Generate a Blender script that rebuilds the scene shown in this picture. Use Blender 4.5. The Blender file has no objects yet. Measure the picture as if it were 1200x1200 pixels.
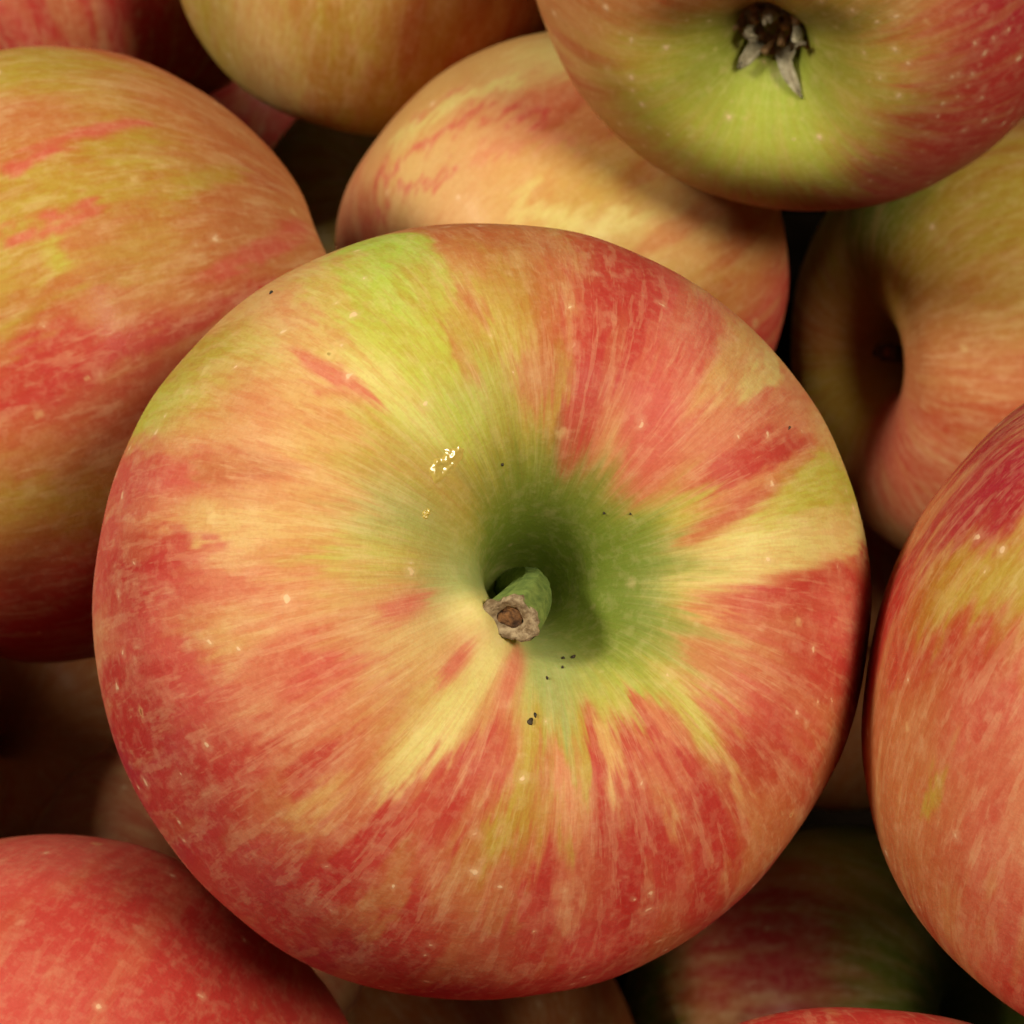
import bpy, math, random
import numpy as np
from mathutils import Vector, Matrix

# ------------------------------------------------------------------ camera, world, lamps, exposure
U = 0.04                        # metres per apple radius
TILT = math.radians(38)         # camera leans this far from straight down
FPX = 2619.0                    # bearings below are in pixels of a 1200 px sheet whose inner 1000 px are the picture
scene = bpy.context.scene
RIGHT = np.array((1.0, 0, 0)); UP = np.array((0, math.cos(TILT), math.sin(TILT))); BACK = np.array((0, -math.sin(TILT), math.cos(TILT)))
RC = np.stack((RIGHT, UP, BACK), 1)
CAM = BACK * 7.0 + np.array((0, 0, 3.2))      # camera position in apple radii

cam_data = bpy.data.cameras.new('camera')
cam_data.sensor_width = 36; cam_data.lens = 36 * FPX / 1000
cam_data.clip_start = 0.01; cam_data.clip_end = 50
cam_data.dof.use_dof = True; cam_data.dof.focus_distance = 6.2 * U; cam_data.dof.aperture_fstop = 70
cam = bpy.data.objects.new('camera', cam_data); scene.collection.objects.link(cam)
cam.matrix_world = Matrix.Translation(Vector(CAM * U)) @ Matrix(RC.tolist()).to_4x4()
scene.camera = cam

world = bpy.data.worlds.new('World'); scene.world = world; world.use_nodes = True
world.node_tree.nodes['Background'].inputs[0].default_value = (1.0, 0.86, 0.66, 1)
world.node_tree.nodes['Background'].inputs[1].default_value = 0.055

def area_lamp(name, cam_dir, dist, size_x, size_y, power, colour):
    d = RC @ (np.array(cam_dir, float) / np.linalg.norm(cam_dir))
    p = (np.array((0, 0, 3.2)) + d * dist) * U
    l = bpy.data.lights.new(name, 'AREA'); l.shape = 'RECTANGLE'; l.size = size_x * U; l.size_y = size_y * U
    l.energy = power; l.color = colour
    o = bpy.data.objects.new(name, l); scene.collection.objects.link(o)
    o.location = Vector(p); o.rotation_euler = Vector(-d).to_track_quat('-Z', 'Y').to_euler()
    return o
area_lamp('front_lamp', (0.45, 0.20, 0.87), 28, 8, 6, 11.0, (1.0, 0.89, 0.66))
area_lamp('side_lamp', (-0.72, 0.40, 0.57), 28, 7, 4, 11.2, (1.0, 0.90, 0.69))

scene.view_settings.view_transform = 'Standard'; scene.view_settings.look = 'None'
scene.view_settings.exposure = 0.0; scene.view_settings.gamma = 1.0
scene.view_settings.use_curve_mapping = False
scene.render.engine = 'CYCLES'
scene.cycles.max_bounces = 5; scene.cycles.diffuse_bounces = 3; scene.cycles.adaptive_threshold = .06; scene.cycles.adaptive_min_samples = 16
scene.cycles.caustics_reflective = False; scene.cycles.caustics_refractive = False

# --- GEOMETRY
def at(px, py, depth):
    """a point of the place, in apple radii, from its bearing and its distance in front of the camera"""
    return CAM + depth * (-BACK + (px - 600) / FPX * RIGHT - (py - 600) / FPX * UP)

def _hash(ix, iy, iz, seed):
    h = (ix.astype(np.uint32) * np.uint32(374761393) + iy.astype(np.uint32) * np.uint32(668265263)
         + iz.astype(np.uint32) * np.uint32(2246822519) + np.uint32((seed * 3266489917) & 0xffffffff))
    h = (h ^ (h >> np.uint32(13))) * np.uint32(1274126177)
    h = (h ^ (h >> np.uint32(16))) * np.uint32(2654435761)
    return ((h ^ (h >> np.uint32(15))) & np.uint32(0xffffff)).astype(np.float64) / 0xffffff

def vnoise(p, seed=0):
    p = np.asarray(p, float); i = np.floor(p); f = p - i; i = i.astype(np.int64)
    f = f * f * (3 - 2 * f); r = 0
    for dx in (0, 1):
        wx = f[..., 0] if dx else 1 - f[..., 0]
        for dy in (0, 1):
            wy = f[..., 1] if dy else 1 - f[..., 1]
            for dz in (0, 1):
                wz = f[..., 2] if dz else 1 - f[..., 2]
                r = r + wx * wy * wz * _hash(i[..., 0] + dx, i[..., 1] + dy, i[..., 2] + dz, seed)
    return r

def fbm(p, seed=0, octaves=3):
    s = 0; a = 0.5; t = 0
    for k in range(octaves):
        s = s + a * vnoise(np.asarray(p) * 2 ** k, seed + 17 * k); t += a; a *= 0.5
    return s / t

PROFILE = [(0, .25), (.03, .255), (.056, .30), (.085, .40), (.12, .515), (.165, .61), (.225, .68), (.31, .73), (.41, .758), (.52, .765), (.63, .735),
           (.74, .665), (.84, .56), (.93, .40), (.99, .16), (1.0, -.05), (.965, -.28), (.885, -.50), (.77, -.68), (.63, -.80), (.49, -.855),
           (.37, -.855), (.27, -.81), (.19, -.745), (.12, -.70), (.06, -.69), (0, -.69)]
CALYX_PROFILE = PROFILE[:16] + [(.975, -.28), (.91, -.50), (.80, -.68), (.66, -.80), (.52, -.865), (.40, -.875), (.29, -.84), (.205, -.785), (.15, -.735), (.118, -.68),
           (.10, -.635), (.06, -.615), (0, -.61)]

ROUND_PROFILE = PROFILE[:16] + [(.975, -.23), (.895, -.42), (.775, -.59), (.62, -.735), (.46, -.84), (.32, -.895), (.20, -.905), (.12, -.875), (.05, -.86), (0, -.855)]

def curve(ctrl, n):
    """smooth curve through the control points, sampled evenly by length"""
    c = np.array(ctrl, float); m = len(c)
    ext = np.vstack([c[1] * (-1, 1), c, c[-2] * (-1, 1)])
    pts = []
    for k in range(m - 1):
        p0, p1, p2, p3 = ext[k], ext[k + 1], ext[k + 2], ext[k + 3]
        t = np.linspace(0, 1, 40, endpoint=False)[:, None]
        pts.append(.5 * (2 * p1 + (p2 - p0) * t + (2 * p0 - 5 * p1 + 4 * p2 - p3) * t ** 2 + (3 * p1 - p0 - 3 * p2 + p3) * t ** 3))
    pts = np.vstack(pts + [c[-1:]])
    L = np.r_[0, np.cumsum(np.hypot(*np.diff(pts, axis=0).T))]
    s = np.linspace(0, L[-1], n)
    return np.interp(s, L, pts[:, 0]).clip(0), np.interp(s, L, pts[:, 1]), s

def apple_grid(spec):
    """local vertices (rings x segments) with the longitude and the length along the meridian of each"""
    nt, nv = spec['res']
    rho, z, s = curve(spec.get('profile', PROFILE), nv)
    th = np.arange(nt) / nt * 2 * math.pi
    T, _ = np.meshgrid(th, s); RHO = np.repeat(rho[:, None], nt, 1); Z = np.repeat(z[:, None], nt, 1); S = np.repeat(s[:, None], nt, 1)
    seed = spec['seed']; rnd = random.Random(seed)
    a5 = spec.get('lobes', .012); ph = rnd.uniform(0, 6.28)
    low = (Z < 0) * (-Z).clip(0, 1) ** 1.5
    RHO = RHO * (1 + a5 * np.cos(5 * T + ph) * (.25 + 1.4 * low) + a5 * .6 * np.cos(2 * T + rnd.uniform(0, 6.28)) + a5 * .5 * np.cos(3 * T + rnd.uniform(0, 6.28)))
    Z = Z + a5 * 1.2 * np.cos(5 * T + ph) * RHO * low + .6 * a5 * np.cos(3 * T + ph) * RHO * (Z > 0) * np.exp(-((RHO - .45) / .25) ** 2)
    for (bt, br, wt, wr, amp) in spec.get('bumps', []):           # bulges and dents of the shoulder: longitude, radius, widths, height
        d = (T - math.radians(bt) + math.pi) % (2 * math.pi) - math.pi
        Z = Z + amp * np.exp(-(d / math.radians(wt)) ** 2 - ((RHO - br) / wr) ** 2) * (Z > 0)
    V = np.stack((RHO * np.cos(T), RHO * np.sin(T), Z * spec.get('tall', 1.0)), -1)
    n = (fbm(V * 1.9 + 7.3, seed, 2) - .5) * .035 + (vnoise(V * 6 + 3, seed + 5) - .5) * .006
    V = V * (1 + n)[..., None]
    return V, T, S, rho, s

def apple_frame(spec):
    a = np.array(spec['axis'], float); a /= np.linalg.norm(a)
    ref = np.array((1.0, 0, 0)) if abs(a[0]) < .9 else np.array((0, 1.0, 0))
    ex = ref - ref.dot(a) * a; ex /= np.linalg.norm(ex)
    return RC @ np.stack((ex, np.cross(a, ex), a), 1), at(*spec['place'])

def to_place(spec, V):
    M, c = apple_frame(spec)
    return V @ M.T * spec['R'] + c

BIG, MID, LOW = (1040, 560), (380, 240), (100, 64)
FAR = (240, 150)
APPLES = {
 'main': dict(place=(568, 695, 7.0), R=1.0, axis=(.246, .158, .956), res=BIG, seed=11, lobes=.006, default='R', streak=.5,
              bumps=[(215, .17, 34, .075, .085), (350, .15, 50, .09, -.06), (120, .45, 40, .2, .014), (40, .5, 28, .2, .016), (165, .5, 25, .2, -.014), (262, .52, 28, .2, .014), (318, .48, 22, .16, -.012)],
              label='large red and yellow striped apple, stem end up, in front of all the others'),
 'left': dict(place=(163, 447, 8.6), R=.97, axis=(-.90, -.34, .10), profile=ROUND_PROFILE, res=MID, seed=22, lobes=.012, streak=.6, default='R',
              label='big orange-red streaked apple lying on its side behind the front apple, at left'),
 'mid': dict(place=(652, 356, 9.75), R=.81, axis=(.75, .45, -.45), res=MID, seed=33, lobes=.012, default='O',
             label='peach-yellow apple with fine pink stripes just above the front apple'),
 'calyx': dict(place=(897, 10, 8.7), R=.925, axis=(.29, .73, -.61), res=(480, 320), seed=44, lobes=.014, default='R', profile=CALYX_PROFILE,
               label='apple showing its green blossom end with dried brown calyx, red at right'),
 'hollow': dict(place=(1083, 440, 10.15), R=.85, axis=(-.88, -.10, .40), res=MID, seed=55, lobes=.016, default='O',
                label='yellow and orange apple with its dark stem hollow turned left, under the calyx apple'),
 'right': dict(place=(1312, 795, 6.65), R=.93, axis=(.35, .80, .35), res=(480, 300), seed=66, lobes=.012, streak=1.3, default='O',
               label='crimson and orange apple with a yellow patch, touching the front apple on the right'),
 'lowleft': dict(place=(138, 1262, 7.5), R=.955, axis=(-.3, -.5, .7), res=FAR, seed=77, lobes=.012, streak=.35, default='R',
                 label='plain red apple in the lower left corner below the front apple'),
 'red_back': dict(place=(150, 20, 11.4), R=1.0, axis=(-.2, .9, .1), res=FAR, seed=88, lobes=.012, default='R',
                  label='dark red apple in the upper left corner, behind the big streaked apple'),
 'yellow_back': dict(place=(468, 30, 10.2), R=.78, axis=(.2, .8, .55), res=FAR, seed=99, lobes=.012, default='Y',
                     label='ochre yellow apple without stripes at the top, in the back row'),
 'dark_right': dict(place=(930, 1130, 11.8), R=1.0, axis=(.5, .2, .5), res=FAR, seed=111, lobes=.012, default='G',
                    label='deeply shaded red and green apple in the gap at lower right'),
 'sliver': dict(place=(940, 1500, 6.5), R=.985, axis=(.1, -.6, .7), res=FAR, seed=122, lobes=.012, default='R',
                label='red apple cut by the bottom edge, right of centre, only its top showing'),
 'gap_pink': dict(place=(295, 985, 10.2), R=.70, axis=(.3, .3, .8), res=LOW, seed=133, default='S',
                  label='dull peach apple glimpsed low between the front apple and the lower left red one'),
 'gap_grey': dict(place=(500, 340, 12.7), R=.78, axis=(.1, .3, .8), res=LOW, seed=144, default='Y',
                  label='dim olive-brown apple glimpsed between the left apple and the pink-striped one'),
 'gap_red': dict(place=(350, 190, 14.3), R=.62, axis=(.4, .3, .6), res=LOW, seed=155, default='R',
                 label='very dark red apple glimpsed below the ochre yellow one'),
 'gap_left': dict(place=(70, 850, 11.6), R=.85, axis=(.4, .3, .6), res=LOW, seed=166, default='O',
                  label='almost black shaded apple below the big streaked apple at the left edge'),
 'gap_right': dict(place=(930, 700, 11.8), R=.85, axis=(.1, -.3, .6), res=LOW, seed=188, default='O',
                   label='dark brown apple deep in the gap right of the front apple'),
 'gap_low': dict(place=(540, 1150, 11.2), R=.80, axis=(.4, -.3, .6), res=LOW, seed=177, default='O',
                 label='shaded brownish apple under the bottom rim of the front apple'),
}
# --- END GEOMETRY

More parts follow.
